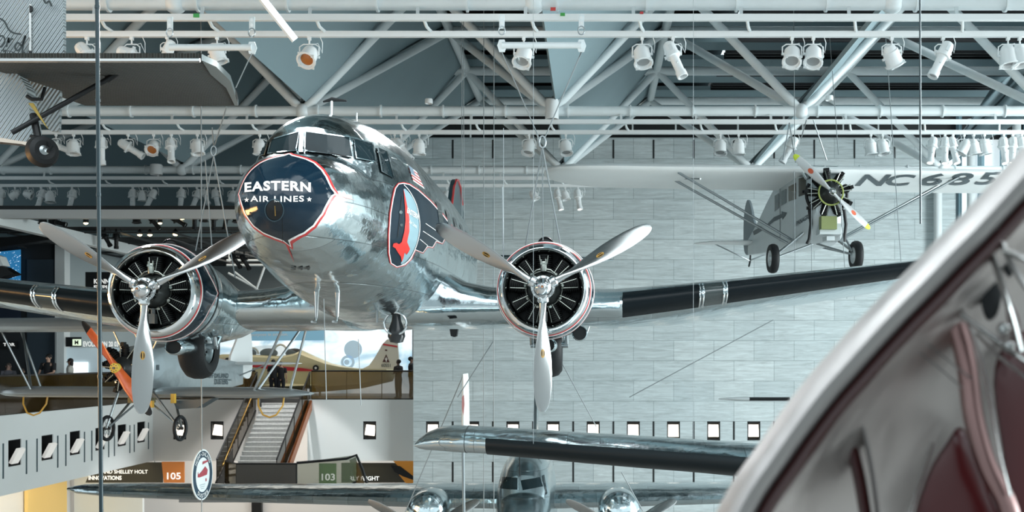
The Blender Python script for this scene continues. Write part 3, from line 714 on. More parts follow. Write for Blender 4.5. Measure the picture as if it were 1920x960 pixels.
# ---- belly bits
for x in (-.19, .09):
    mb = MB(); mb.path([(x, -.82, .05), (x, -.84, -.05), (x, -.86, -.42), (x, -.93, -.50), (x, -1.12, -.50)], [.045, .04, .024, .02, .016], 10); mb.build('pitot_mast', SATIN, dc)
mb = MB(); mb.path([(.52 + .17 * math.cos(2 * PI * i / 28), 1.2, -.46 + .17 * math.sin(2 * PI * i / 28)) for i in range(28)], .018, 8, closed=True)
lo_ = mb.build('loop_antenna', CHR, dc); lo_['label'] = 'chrome ring aerial'
MB().lathe([(.001, -.40), (.10, -.38), (.135, -.29), (.12, -.18), (.075, -.06), (.055, .1), (.06, .25)], (.52, 1.3, -.36), (0, 0, 1), 18).build('antenna_pod', mat('dark_pod', (.02, .022, .024), .25), dc)
MB().tube((.36, .55, -.1), (.36, .55, -.46), .018, n=8).build('drain_mast', STEEL, dc)
MB().tube((0, -.75, 2.2), (0, -.72, 2.50), .03, .022, n=8).build('aerial_mast', SATIN, dc)
mb = MB(); mb.path([(-.12, -.72, 2.49), (0, -.72, 2.52), (.20, -.72, 2.50)], [.012, .03, .012], 8); mb.build('aerial_bar', BLK, dc)
MB().tube((.33, -.7, 2.2), (.33, -.7, 2.34), .012, n=6).build('aerial_stub', SATIN, dc)
# ---- wings
def ring_at(x, s_):
    ax = abs(x)
    if ax <= 3.95: ch, y0, z0, th = 4.3, 2.25, -.14, .15
    else:
        t = (ax - 3.95) / (14.4 - 3.95); ch = 4.3 - t * 2.75; y0 = 2.25 + (ax - 3.95) * .265; z0 = -.12 + (ax - 3.95) * .128; th = .15 - .04 * t
    return airfoil(ch, th, y0, z0, x, 24, .012, R(2.4 + 3.0 * min(1, max(0, (ax - 3.8) / 1.2))))
MB().loft([ring_at(x, 1) for x in (-3.95, -3, -2, -1, 0, 1, 2, 3, 3.95)]).build('wing_center_section', ALUW, dc, ang=30)
def bootring(x, f0=3, grow=.012):
    r_ = ring_at(x, 1); n = len(r_)
    # leading portion: indices around the nose (index 16 is the nose)
    return [p + Vector((0, -grow * .7, grow * (0 if i == 24 else 1 if i < 24 else -1) * .9)) for i, p in list(enumerate(r_))[24 - f0:24 + f0 + 2]]
BOOT = mat('black_deicing_rubber', (.004, .007, .009), .3, spec=.14, bump=(3, .006))
for s_ in (-1, 1):
    side = 'left' if s_ < 0 else 'right'
    xs_ = [3.9, 5, 6, 7, 8.5, 10, 11.5, 13, 13.9, 14.3, 14.45]
    rr = [ring_at(s_ * x, 1) for x in xs_[:-2]]
    base = rr[-1]; cen = sum(base, Vector()) / len(base)
    rr.append([cen + (p - cen) * .72 + Vector((s_ * .35, 0, 0)) for p in base]); rr.append([cen + (p - cen) * .25 + Vector((s_ * .5, 0, 0)) for p in base])
    w = MB().loft(rr).build('wing', ALUW, dc, ang=30)
    for a, b in ((4.0, 5.3), (5.72, 13.6)):
        k = 6; rr = [bootring(s_ * (a + (b - a) * i / k)) for i in range(k + 1)]
        MB().loft(rr, closed=False).build('deicing_boot', BOOT, w)
    MB().loft([bootring(s_ * x, 3, .008) for x in (5.36, 5.66)], closed=False).build('landing_light_glass', mat('landing_light_glass', (.03, .04, .04), .05, coat=.5), w)
    for x in (5.3, 5.7):
        for dx in (-.025, .03): MB().path(bootring(s_ * (x + dx), 3, .02), .014, 6).build('light_rim', CHR, w)
# root fairing
mb = MB()
for s_ in (-1, 1):
    rr = []
    for x, g in ((.5, .50), (.9, .42), (1.15, .26), (1.4, .12), (1.8, .04), (2.3, 0.003)):
        r_ = ring_at(s_ * x, 1); rr.append([Vector((p.x, p.y - g * .6 * (1 if p.y < 3.2 else -.2), p.z + (g if i < 24 else -g * .05))) for i, p in enumerate(r_)])
    MB().loft(rr).build('wing_root_fairing', ALU, dc)
# tail
fin = [(11.6, 1.95), (12.1, 2.6), (12.7, 3.3), (13.2, 3.55), (13.6, 3.6), (14.1, 3.5), (14.6, 3.1), (15.4, 2.6), (15.7, 2.0), (15.5, 1.3), (13, 1.3)]
MB().prism([(-.055, y, z) for y, z in smooth([Vector(p) for p in fin], 3, True)], (.11, 0, 0)).build('fin', mat('navy_fin', (.03, .07, .085), .25), dc)
MB().path([(.06, y, z) for y, z in fin[1:7]], .03, 6).build('fin_red_line', REDP, dc)
for s_ in (-1, 1):
    MB().loft([airfoil(c, .09, y0, 1.55, s_ * x, 8, 0) for x, c, y0 in ((.2, 2.1, 12.6), (1.5, 1.9, 12.8), (3, 1.5, 13.1), (3.9, .9, 13.5), (4.05, .4, 13.8))]).build('tailplane', ALU, dc)
# ---- engines
def blade_ring(r, c, t, beta, n=14):
    cb, sb = math.cos(beta), math.sin(beta); out = []
    for j in range(n):
        a = 2 * PI * j / n; u = c / 2 * math.cos(a); v = t / 2 * math.sin(a) * (1 + .25 * math.cos(a))
        out.append(Vector((u * cb - v * sb, -(u * sb + v * cb), r)))
    return out
BL = [(.14, .12, .12, 75), (.22, .11, .11, 72), (.34, .12, .095, 64), (.46, .155, .07, 57), (.62, .21, .052, 49), (.82, .262, .040, 41), (1.02, .292, .032, 35), (1.22, .298, .026, 31), (1.40, .282, .021, 28), (1.55, .245, .017, 26), (1.66, .195, .013, 25), (1.72, .14, .011, 24), (1.755, .07, .008, 24)]
HUBM = mat('hub_metal', (.55, .56, .56), .16, 1.0)
CYL = mat('cylinder_black', (.005, .006, .006), .5, spec=.2, bump=(60, .004, (1, 1, 1)))
ROD = mat('pushrod_metal', (.30, .32, .29), .3, 1.0)
GOLDM = mat('decal_gold', (.45, .25, .05), .4)
def engine(x, rotdeg, warm):
    M = Matrix.Translation((x, 0, 0))
    lip = MB().lathe([(.52, .50), (.527, .38), (.535, .27), (.555, .215), (.585, .19), (.618, .205), (.648, .26), (.662, .33), (.672, .37)], (x, 0, 0), (0, 1, 0), 64)
    cw = MB().lathe([(.672, .37), (.69, .46), (.705, .58), (.714, .75), (.716, .95), (.705, 1.2), (.68, 1.34), (.655, 1.38), (.64, 1.34)], (x, 0, 0), (0, 1, 0), 64)
    cl = cw.build('cowling', ALU, dc); lo = lip.build('cowl_lip', CHR, cl); lo['label'] = 'mirror bright rounded intake lip'
    MB().lathe([(.668, .35), (.6765, .362), (.680, .374), (.674, .38)], (x, 0, 0), (0, 1, 0), 64).build('red_line', REDP, cl)
    MB().lathe([(.674, .372), (.684, .374), (.689, .396), (.680, .40)], (x, 0, 0), (0, 1, 0), 64).build('white_line', WP, cl)
    # navy band with a point at each side
    prof = [(.672, .37), (.69, .46), (.705, .58), (.714, .75), (.716, .95), (.705, 1.2)]
    def rad(h):
        for (r0, h0), (r1, h1) in zip(prof, prof[1:]):
            if h <= h1: return r0 + (r1 - r0) * (h - h0) / (h1 - h0)
        return prof[-1][0]
    n = 96; rr = []; edge = []
    for k in range(8):
        ring = []
        for j in range(n):
            a = 2 * PI * j / n; q = min(abs(math.atan2(math.sin(a - s0), math.cos(a - s0))) for s0 in (0, PI)); yb = .70 + .24 * max(0, 1 - q / R(24)) ** 1.5
            h = .395 + (yb - .395) * k / 7; r_ = rad(h) + .004
            ring.append(Vector((x + r_ * math.cos(a), h, r_ * math.sin(a))))
        rr.append(ring)
    MB().loft(rr, caps=False).build('blue_band', NAVY, cl)
    MB().path([Vector((x + (p.x - x) * 1.004, p.y + .006, p.z * 1.004)) for p in rr[-1]], .007, 5, closed=True).build('white_line', WP, cl)
    MB().path([Vector((x + (p.x - x) * 1.004, p.y + .022, p.z * 1.004)) for p in rr[-1]], .009, 5, closed=True).build('red_line', REDP, cl)
    MB().lathe([(.722, 1.0), (.724, 1.02), (.714, 1.03)], (x, 0, 0), (0, 1, 0), 64).build('cowl_seam', BLK, cl)
    # nacelle
    rr = []
    for (y, r_, zc, fl) in ((1.3, .60, 0, 1), (1.6, .62, -.02, 1), (2.2, .60, -.08, 1.02), (3.0, .54, -.18, 1), (4.0, .46, -.22, .9), (5.0, .34, -.22, .75), (6.2, .12, -.16, .6)):
        rr.append([Vector((x + r_ * math.cos(2 * PI * j / 32), y, zc + r_ * fl * math.sin(2 * PI * j / 32))) for j in range(32)])
    nac = MB().loft(rr).build('nacelle', ALUF, dc)
    # radial engine
    MB().lathe([(.0, .56), (.535, .56), (.535, .60), (0, .60)], (x, 0, 0), (0, 1, 0), 40).build('baffle_plate', BLACK, cl)
    eng = MB().lathe([(.0, .10), (.10, .10), (.13, .16), (.17, .22), (.235, .30), (.25, .36), (.25, .56)], (x, 0, 0), (0, 1, 0), 36).build('engine_crankcase', mat('crankcase_grey', (.035, .04, .038), .35, .4), dc)
    for k in range(9):
        a = PI / 2 + 2 * PI * k / 9; u = Vector((math.cos(a), 0, math.sin(a)))
        mb = MB()
        pr = [(.13, .22)]
        for q in range(9): h0 = .24 + q * .03; pr += [(.125, h0), (.125, h0 + .014), (.105, h0 + .016), (.105, h0 + .028)]
        pr += [(.08, .51), (.0, .52)]
        mb.lathe(pr, Vector((x, .44, 0)), u, 16)
        mb.build('cylinder', CYL, eng)
        for dd in (-.16, .16):
            a2 = a + dd; u2 = Vector((math.cos(a + dd * .8), 0, math.sin(a + dd * .8)))
            MB().tube(Vector((x, .29, 0)) + u2 * .25, Vector((x, .32, 0)) + u2 * .49, .0065, n=8).build('pushrod', ROD, eng)
        MB().tube(Vector((x, .285, 0)) + u * .25 , Vector((x, .25, 0)) + u * .275, .022, n=8).build('rod_cap', ROD, eng)
    MB().lathe([(.255, .30), (.268, .295), (.268, .315), (.255, .32)], (x, 0, 0), (0, 1, 0), 40).build('ignition_ring', ROD, eng)
    mb = MB(); mb.lathe([(.0, -.02), (.05, -.02), (.055, .06), (.04, .12), (0, .13)], (x, .24, .27), (0, 0, 1), 14); mb.box((x, .22, .36), (.09, .06, .03)); mb.tube((x - .035, .22, .36), (x - .035, .22, .42), .012); mb.tube((x + .03, .22, .36), (x + .03, .22, .43), .014)
    mb.path([(x - .16, .27, .22), (x - .10, .24, .27), (x, .22, .29), (x + .1, .24, .27), (x + .17, .27, .21)], .012, 6)
    mb.build('propeller_governor', ROD, eng)
    mb = MB(); mb.bx(x - .05, x + .05, .22, .34, -.47, -.33); mb.tube((x, .3, -.25), (x, .3, -.35), .035); mb.build('sump', mat('sump_grey', (.10, .11, .11), .4, .5), eng)
    # scoop, exhaust, cooler
    s1 = MB(); s1.lathe([(.10, .02), (.115, .0), (.125, .02), (.13, .5), (.11, 1.2), (.02, 1.6)], (x, .95, .70), (0, 1, 0), 24); sc_ = s1.build('air_scoop', BLK, nac)
    MB().lathe([(0, .02), (.10, .02)], (x, .96, .70), (0, 1, 0), 20).build('scoop_mouth', BLACK, sc_)
    oc = MB().loft([[Vector((x + a * 1.25 * math.cos(2 * PI * j / 24), y_, -.80 + a * math.sin(2 * PI * j / 24))) for j in range(24)] for a, y_ in ((.085, 1.12), (.10, 1.09), (.115, 1.12), (.125, 1.3), (.12, 1.8), (.05, 2.4))], caps=False).build('oil_cooler_scoop', ALU, nac)
    MB().loft([[Vector((x + a * 1.25 * math.cos(2 * PI * j / 24), 1.13, -.80 + a * math.sin(2 * PI * j / 24))) for j in range(24)] for a in (.001, .10)], caps=False).build('scoop_mouth', BLACK, oc)
    if not warm:
     s2 = MB(); s2.lathe([(.09, .05), (.105, .0), (.118, .03), (.12, .5), (.06, .9)], (x + .50, 1.15, -.62), (0, 1, 0), 20); ex = s2.build('exhaust_pipe', ALU, nac)
     MB().lathe([(0, .04), (.1, .04)], (x + .50, 1.15, -.62), (0, 1, 0), 20).build('pipe_mouth', BLACK, ex)
    # gear
    g = MB()
    for dx in (-.27, .27): g.tube((x + dx, 2.0, -.35), (x + dx, 2.25, -.78), .045, n=10); g.tube((x + dx, 2.9, -.35), (x + dx, 2.3, -.78), .03, n=8)
    g.tube((x - .3, 2.25, -.78), (x + .3, 2.25, -.78), .05, n=12); g.tube((x + .27, 2.05, -.35), (x + .34, 2.02, -.62), .06, n=12); g.box((x + .34, 2.0, -.5), (.1, .12, .14))
    g.path([(x + .5, 1.9, -.45), (x + .52, 1.88, -.58), (x + .60, 1.9, -.62), (x + .64, 1.92, -.5)], .012, 6)
    g.build('landing_gear_strut', STEEL, nac)
    wh = MB().lathe([(.27, -.17), (.33, -.20), (.42, -.205), (.49, -.15), (.52, -.06), (.52, .06), (.49, .15), (.42, .205), (.33, .20), (.27, .17)], (x, 2.25, -.78), (1, 0, 0), 48).build('tyre', RUB, dc)
    MB().lathe([(.0, .10), (.06, .13), (.08, .09), (.20, .06), (.24, .13), (.275, .15), (.275, -.15), (.24, -.13), (.20, -.06), (.08, -.09), (0, -.1)], (x, 2.25, -.78), (1, 0, 0), 32).build('wheel_hub', STEEL, wh)
    hb = MB()
    for k in range(10):
        a = 2 * PI * k / 10; hb.tube((x + .07, 2.25 + .14 * math.cos(a), -.78 + .14 * math.sin(a)), (x + .095, 2.25 + .14 * math.cos(a), -.78 + .14 * math.sin(a)), .022, n=8)
    hb.build('hub_bolts', BLK, wh)
    fl = MB()
    for k in range(7):
        a = PI + R(35) + R(110) * k / 6; fl.box((x + .67 * math.cos(a), 1.42, .67 * math.sin(a)), (.10, .10, .05), Matrix.Rotation(-a + PI / 2, 3, 'Y'))
    fl.build('cowl_flap_brackets', STEEL, nac)
    # propeller
    pr = MB().lathe([(.001, -.30), (.035, -.295), (.04, -.27), (.10, -.235), (.125, -.19), (.135, -.13), (.14, -.06), (.12, -.04)], (x, 0, 0), (0, 1, 0), 32).build('propeller_dome', HUBM, dc)
    MB().lathe([(0, -.302), (.018, -.31), (.02, -.295)], (x, 0, 0), (0, 1, 0), 12).build('dome_cap', mat('dome_cap', (.3, .15, .08), .4, .8), pr)
    h = MB().lathe([(.11, -.06), (.17, -.05), (.18, .0), (.17, .06), (.13, .09), (.13, .16)], (x, 0, 0), (0, 1, 0), 24)
    h.build('propeller_hub', HUBM, pr)
    bt = MB()
    for k in range(12):
        a = 2 * PI * k / 12 + .2; bt.tube((x + .155 * math.cos(a), -.085, .155 * math.sin(a)), (x + .155 * math.cos(a), -.05, .155 * math.sin(a)), .013, n=6)
    bt.build('hub_bolts', HUBM, pr)
    for k in range(3):
        th = R(rotdeg + 120 * k)   # angle from straight up, clockwise as seen
        MR = Matrix.Translation((x, 0, 0)) @ Matrix.Rotation(th, 4, 'Y')
        b = MB().loft([blade_ring(*q[:3], R(q[3])) for q in BL]); b.xf(MR); b0 = b.build('propeller_blade', SATIN, dc, ang=50)
        MB().lathe([(.085, .12), (.09, .13), (.09, .20), (.07, .22)], (0, 0, 0), (0, 0, 1), 16).xf(MR).build('blade_clamp', HUBM, b0)
        bvb = BVHTree.FromPolygons(b.v, b.f)
        ctr = MR @ Vector((0, 0, .93))
        rt = Matrix.Rotation(th, 3, 'Y')
        for ra, rb_, m_, of in ((.028, .062, GOLDM, .003), (.021, .050, BLK, .005)):
            v = [(ra * math.cos(2 * PI * i / 24), rb_ * math.sin(2 * PI * i / 24)) for i in range(24)]
            onto(v, [tuple(range(24))], bvb, None, of, .03, ray=lambda p: (ctr + rt @ Vector((p[0], -1, p[1])), Vector((0, 1, 0)))).build('blade_decal', m_, b0, weld=False)
        v = [(-.006, -.06), (.006, -.06), (.006, .06), (-.006, .06)]
        onto(v, [(0, 1, 2, 3)], bvb, None, .007, .03, ray=lambda p: (ctr + rt @ Vector((p[0], -1, p[1])), Vector((0, 1, 0)))).build('decal_bar', GOLDM, b0, weld=False)
engine(2.815, 60.5, False)
engine(-2.815, 62, True)
# ================================================================ stage lamps on the tracks
LENS = mat('lamp_lens', (.35, .36, .36), .08, spec=.8); LENSO = mat('amber_lamp_lens', (.45, .16, .04), .15, spec=.8)
LENSL = mat('glowing_lamp_lens', (.9, .9, .85), .2, emit=((1, .97, .9), 1.6))
def lamp_proto(kind, m, lens):
    t = bpy.data.objects.new('x', None); col.objects.link(t)
    c = MB().box((0, 0, -.02), (.05, .06, .09)); c.tube((0, 0, -.05), (0, 0, -.13), .014, n=8); c.build('clamp', m, t)
    w = .125 if kind == 'profile' else .15; dz = -.30
    y = MB().path([(-w, 0, dz), (-w, 0, -.17), (-w * .6, 0, -.13), (w * .6, 0, -.13), (w, 0, -.17), (w, 0, dz)], .011, 6); y.build('yoke', m, t)
    if kind == 'profile':
        b = MB().lathe([(0, .24), (.05, .235), (.085, .21), (.10, .16), (.105, .02), (.115, .015), (.115, -.03), (.085, -.035), (.075, -.05), (.07, -.30), (.085, -.305), (.088, -.40), (.072, -.405), (.066, -.37), (.0, -.365)], (0, 0, 0), (0, 0, 1), 20)
    else:
        b = MB().lathe([(0, .17), (.06, .165), (.095, .13), (.105, .09), (.125, .08), (.13, -.02), (.135, -.14), (.155, -.15), (.155, -.17), (.128, -.175), (.12, -.13), (.0, -.12)], (0, 0, 0), (0, 0, 1), 20)
    bo = b.build('lamp_body', m, t); bo.location = (0, 0, dz)
    L = -.368 if kind == 'profile' else -.125; r_ = .066 if kind == 'profile' else .12
    MB().lathe([(0, L - .012), (r_ * .6, L - .008), (r_, L)], (0, 0, 0), (0, 0, 1), 18).build('lens', lens, bo)
    k = MB()
    if kind == 'profile':
        for s_ in (-1, 1): k.tube((s_ * .10, 0, .0), (s_ * .14, 0, .0), .028, n=10)
        k.box((0, -.105, .09), (.05, .03, .10)); k.box((0, .105, .09), (.05, .03, .10)); k.tube((.0, -.07, -.17), (0, -.10, -.17), .014, n=8)
    else:
        for s_ in (-1, 1): k.tube((s_ * .12, 0, .0), (s_ * .165, 0, .0), .022, n=10)
        for a in range(4): k.box((.145 * math.cos(a * PI / 2 + PI / 4), .145 * math.sin(a * PI / 2 + PI / 4), -.165), (.05, .05, .015))
    k.build('fitting', m if m is BLK else WHITE, bo)
    MB().path([(.03, .02, dz + .16), (.12, .05, dz + .2), (.19, .05, dz + .05), (.20, .02, -.1), (.16, 0, 0), (.14, 0, .03)], .007, 5).build('cable', m, t)
    return t
PRO = {}
for kind in ('profile', 'can'):
    for nm, m, ln in (('w', WHITE2, LENS), ('o', WHITE2, LENSO), ('g', WHITE2, LENSL), ('k', BLK, LENS)):
        PRO[kind[0] + nm] = lamp_proto(kind, m, ln)
def place_lamp(code, px, py, d, ti, fw, label, group, scale=1.0, track=None):
    """px,py = the body pivot in the photograph at depth d"""
    src = PRO[code]; r_ = dup(src); r_.name = 'profile_spotlight' if code[0] == 'p' else 'can_spotlight'
    p = W(px, py, d); s_ = scale; r_.location = (p.x, p.y, min(p.z + .30 * s_, 99 if track is None else track + .02)); r_.scale = (s_, s_, s_)
    if track is not None and track - r_.location.z > .02: MB().tube((0, 0, 0), (0, 0, (track - r_.location.z) / s_ + .02), .014, n=8).build('drop_stem', WHITE2, r_)
    for ch in bpy.data.objects:
        if ch.parent == r_ and ch.name.startswith('lamp_body'):
            ch.rotation_euler = (R(fw), R(-ti), 0)
    tag(r_, label, 'spotlight', group); return r_
KIND = {'p': 'long white profile spotlight', 'c': 'short white can spotlight'}
def row(items, d, where, group):
    d += .0
    for it in items:
        code, x, y, ti, fw, lab = it[:6]; s_ = (it[6] if len(it) > 6 else 1.0) * 1.15
        place_lamp(code, x, y, d, ti, fw, lab + ', ' + where, group, s_, ZB - .55)
TP, TM, TF = 'nearest track', 'middle track', 'farthest track'
row([('pw', 163, 66, 40, -10, 'long white spotlight aiming down right, top left beside the trimotor fin'), ('pw', 247, 72, 72, -5, 'long white spotlight lying almost level, left'),
     ('pw', 313, 55, -28, 0, 'white spotlight aiming down left, second from the level one', .8), ('cw', 407, 86, 20, 0, 'white can lamp half behind a truss tube', .9),
     ('co', 580, 62, -12, -45, 'white can lamp with orange brown lens'), ('cw', 982, 50, -12, -30, 'white can lamp above the spreader bar'),
     ('cw', 1204, 50, 8, -25, 'white can lamp just left of a long one'), ('pw', 1262, 66, 22, -15, 'long white spotlight over the centre right truss joint'),
     ('cw', 1485, 52, -8, -35, 'white can lamp, upper one of the right pair'), ('cw', 1525, 82, -8, -30, 'white can lamp, lower one of the right pair'),
     ('cw', 1672, 44, 30, 25, 'round backed white can lamp at the pale baffle'), ('pw', 1768, 66, -28, -10, 'long white spotlight aiming down left, far right'),
     ('cw', 1890, 50, 5, -10, 'white can lamp at the right edge'), ('cw', 1912, 82, 8, -10, 'lower white can lamp at the right edge')], 21.0, TP, 'spotlights on the nearest track')
row([('cw', 138, 262, 4, -10, 'white can lamp right of the trimotor tail wheel'), ('pw', 105, 270, 68, 0, 'long white spotlight lying level by the tail wheel', .9),
     ('pw', 190, 268, 2, 0, 'long white spotlight hanging straight beside the dark pole'), ('pw', 240, 264, 58, 0, 'long white spotlight slanting right'),
     ('co', 288, 243, -2, -50, 'white can lamp with orange brown lens'), ('pw', 321, 250, 10, -25, 'long white spotlight with visible lens ring'),
     ('cw', 370, 258, 10, -10, 'white can lamp left of the airliner roof'), ('cw', 487, 243, 0, 0, 'white can lamp touching airliner roof outline'),
     ('cw', 718, 240, 0, 0, 'white can lamp right of the airliner roof'), ('pw', 752, 248, 38, -15, 'long white spotlight in the cluster of three'), ('cw', 740, 268, 25, -20, 'white can lamp low in the cluster of three', .9),
     ('cw', 786, 256, 0, 0, 'white can lamp right of the cluster'), ('cw', 992, 238, -10, -20, 'white can lamp left of the ceiling downlight'), ('cw', 1061, 254, 5, -20, 'white can lamp right of the ceiling downlight'),
     ('cw', 1351, 238, -5, -20, 'white can lamp, upper of a pair left of the high wing plane'), ('cw', 1385, 254, 0, 0, 'white can lamp, lower of a pair left of the high wing plane'),
     ('pw', 1483, 240, -30, 0, 'long white spotlight aiming down left above the high wing plane'), ('cw', 1633, 237, 6, 0, 'white can lamp, left of two above the wing lettering'), ('cw', 1655, 250, 8, -10, 'white can lamp, right of two above the wing lettering'),
     ('pg', 1748, 244, -12, -15, 'glowing long spotlight, first of the right cluster'), ('pg', 1772, 256, -5, -15, 'glowing long spotlight, second of the right cluster'), ('pg', 1787, 242, 8, -15, 'glowing long spotlight, third of the right cluster'),
     ('cw', 1808, 254, -30, 0, 'white can lamp, fourth of the right cluster'), ('cw', 1826, 240, 10, 0, 'white can lamp, fifth of the right cluster'), ('cw', 1846, 238, 12, 0, 'white can lamp, last of the right cluster'),
     ('pg', 1882, 243, 0, -15, 'glowing long spotlight by the right glazing'), ('pg', 1899, 256, -8, -15, 'second glowing long spotlight by the right glazing'), ('pg', 1916, 246, 0, -15, 'glowing long spotlight at the right edge')], 30.1, TM, 'spotlights on the middle track')
row([('pg', 2, 345, 0, -10, 'glowing long spotlight at the left edge'), ('cw', 28, 347, -60, 0, 'white can lamp tilted left near left edge', .8), ('cw', 52, 355, 70, 0, 'white can lamp lying level near left edge', .8),
     ('pg', 77, 352, -8, -20, 'glowing long spotlight, left one before the dark pole'), ('cw', 94, 358, 5, -10, 'white can lamp between two glowing ones'), ('pg', 135, 352, -3, -20, 'glowing long spotlight just left of the dark pole'),
     ('pg', 249, 356, 3, -10, 'glowing long spotlight, first right of the dark pole'), ('cw', 267, 344, 0, 0, 'white can lamp, second right of the dark pole', .9), ('pg', 284, 352, -22, -10, 'glowing long spotlight, third right of the dark pole'),
     ('pg', 340, 352, -2, -10, 'glowing long spotlight left of the hoist wires'), ('pg', 369, 356, -18, -10, 'glowing long spotlight crossed by hoist wires'), ('pw', 384, 352, 25, -10, 'long white spotlight among the hoist wires', .8),
     ('pg', 405, 355, 15, -10, 'glowing long spotlight right of the hoist wires'), ('cw', 437, 350, -8, 0, 'white can lamp beside the airliner nose'), ('cw', 838, 352, 0, 0, 'white can lamp beside the airliner tail fin'),
     ('cw', 1001, 340, 30, -10, 'white can lamp above the right propeller', .85), ('pg', 1047, 350, 12, -10, 'glowing spotlight under the high wing tip'), ('cw', 1060, 350, 15, -10, 'white can lamp under the high wing tip', .85), ('pg', 1084, 358, 8, -15, 'glowing spotlight right of the high wing tip lamps')], 39.4, TF, 'spotlights on the farthest track')
kk = 'under the upper gallery ceiling'
for code, x, y, ti, lab in (('ck', 80, 410, 5, 'black can lamp at the tip of the left propeller blade'), ('pk', 104, 416, 75, 'long black spotlight lying level behind the left propeller tip'), ('ck', 256, 409, 5, 'black can lamp, first right of the dark pole'),
                            ('pk', 287, 414, 40, 'long black spotlight slanting down right'), ('pk', 330, 412, 60, 'long black spotlight before the glowing lamp'), ('pk', 365, 409, 0, 'long black spotlight right of the glowing lamp'), ('ck', 382, 406, 0, 'small black can lamp'),
                            ('pk', 401, 411, 0, 'long black spotlight left of the airliner nose'), ('pk', 424, 410, -8, 'second long black spotlight left of the airliner nose'), ('ck', 444, 408, 0, 'black can lamp touching the airliner nose')):
    place_lamp(code, x, y, 37.9, ti, -5, lab + ' ' + kk, 'black spotlights under the upper gallery ceiling', .95)
for code, x, y, ti, lab in (('pk', 197, 444, 30, 'black spotlight hanging right of the dark pole'), ('pk', 218, 446, 0, 'black spotlight hanging straight above the left cowling'), ('pk', 440, 486, 35, 'black spotlight left one under the airliner nose'), ('pk', 458, 488, 30, 'black spotlight right one under the airliner nose')):
    place_lamp(code, x, y, 43, ti, 0, lab, 'black spotlights under the upper gallery ceiling', 1.0)
for o in list(PRO.values()):
    for ch in [x for x in bpy.data.objects if x.parent == o]:
        for g in [x for x in bpy.data.objects if x.parent == ch]: bpy.data.objects.remove(g)
        bpy.data.objects.remove(ch)
    bpy.data.objects.remove(o)
# track for black lamps and small lit lamps
tr = MB(); tr.bx(-22, -11, 37.86, 37.94, 12.13, 12.19); tag(tr.build('light_track', BLK), 'black lamp track under the upper gallery ceiling', 'track')
GLOW = mat('warm_lamp_glow', (1, .8, .5), .4, emit=((1, .74, .36), 9))
for (x, y, d, lab, s_) in ((341, 405, 38.2, 'brightly glowing warm lamp among the black spotlights', .17), (262, 440, 43, 'small warm lit lamp, left of three above the left engine', .08), (281, 440, 43, 'small warm lit lamp, middle of three above the left engine', .08), (329, 439, 43, 'small warm lit lamp, right of three above the left engine', .09),
                           (116, 404, 39, 'small flush ceiling lamp, upper left of the upper gallery', .07), (161, 418, 37.4, 'small flush ceiling lamp near the dark pole', .07), (300, 418, 37.4, 'small flush ceiling lamp over the left engine', .06)):
    t = thing('ceiling_lamp', lab, 'lamp', W(x, y, d), group='lit lamps of the upper gallery')
    p = W(x, y, d); MB().ball(p, (s_, s_, s_ * .7), 12, 8).build('bulb', GLOW, t, world=True); MB().lathe([(s_ * 1.2, 0), (s_ * 1.25, .1), (.04, .16), (.03, 12.3 - p.z if 12.3 > p.z + .2 else .2)], p, (0, 0, 1), 14).build('holder', BLK, t, world=True)
# thin structure on the dark ceiling
gr = thing('ceiling_grid', 'black lighting grid under the dark upper gallery ceiling', 'grid', (-16, 50, 12))
GRM = mat('grid_grey', (.03, .034, .034), .5)
random.seed(3)
for k in range(7): MB().bx(-23 + k * 2, -22.94 + k * 2, 42, 58, 12.05, 12.12).build('grid_bar', GRM, gr, world=True)
for k in range(8): MB().bx(-24, -9, 42.5 + 2 * k, 42.56 + 2 * k, 12.13, 12.2).build('grid_bar', GRM, gr, world=True)
t = thing('white_pipe_frame', 'white tubular frame in the dark behind the left engine', 'frame', W(470, 520, 50))
for a, b in (((500, 492), (500, 440)), ((430, 490), (430, 440)), ((425, 488), (520, 488)), ((425, 497), (500, 497)), ((500, 490), (480, 545)), ((440, 510), (485, 545)), ((428, 512), (480, 540))):
    MB().tube(W(*a, 50), W(*b, 50), .045, n=8).build('pipe', WHITE, t, world=True)
# downlight drums on the truss nodes
for x, y, d, r_, h_, lab in ((1035, 205, 29.7, .17, .5, 'white drum downlight at the middle truss joint'), (293, 318, 39, .2, .34, 'white drum downlight at the farthest truss joint'), (804, 190, 29.6, .10, .12, 'small white disc bracket on the middle truss'), (1555, 184, 29.6, .10, .12, 'small white disc bracket above the high wing plane')):
    p = W(x, y, d); t = thing('downlight', lab, 'downlight', p)
    MB().lathe([(0, h_ / 2), (r_ * .9, h_ / 2), (r_, h_ / 2 - .03), (r_, -h_ / 2), (r_ * .85, -h_ / 2), (r_ * .8, -h_ / 2 + .06), (0, -h_ / 2 + .06)], p, (0, 0, 1), 24).build('drum', WHITE2, t, world=True)
    MB().lathe([(0, -h_ / 2 + .05), (r_ * .78, -h_ / 2 + .05)], p, (0, 0, 1), 20).build('lens', LENS, t, world=True)
# ================================================================ high wing cabin plane, upper right
SILV = mat('silver_dope', (.52, .56, .57), .42, .3, noise=(2, .07)); SILVL = mat('pale_silver_wing', (.74, .76, .755), .45, .1, noise=(1.5, .05))
DGREY = mat('dark_grey_paint', (.055, .075, .085), .5)
fa = thing('high_wing_monoplane', 'silver high wing cabin monoplane with NC 68 lettering under its wing, upper right', 'airplane', W(1560, 360, 28), (0, R(.0), R(6)))
FM = fa.matrix_basis.copy(); FMi = FM.inverted()
def L(px, py, yl, M=FM, Mi=FMi):
    """pixel -> local point on the plane y_local = yl"""
    o = Mi @ Vector((0, 0, CZ)); d = (Mi @ W(px, py, 10)) - o; t = (yl - o.y) / d.y; return o + d * t
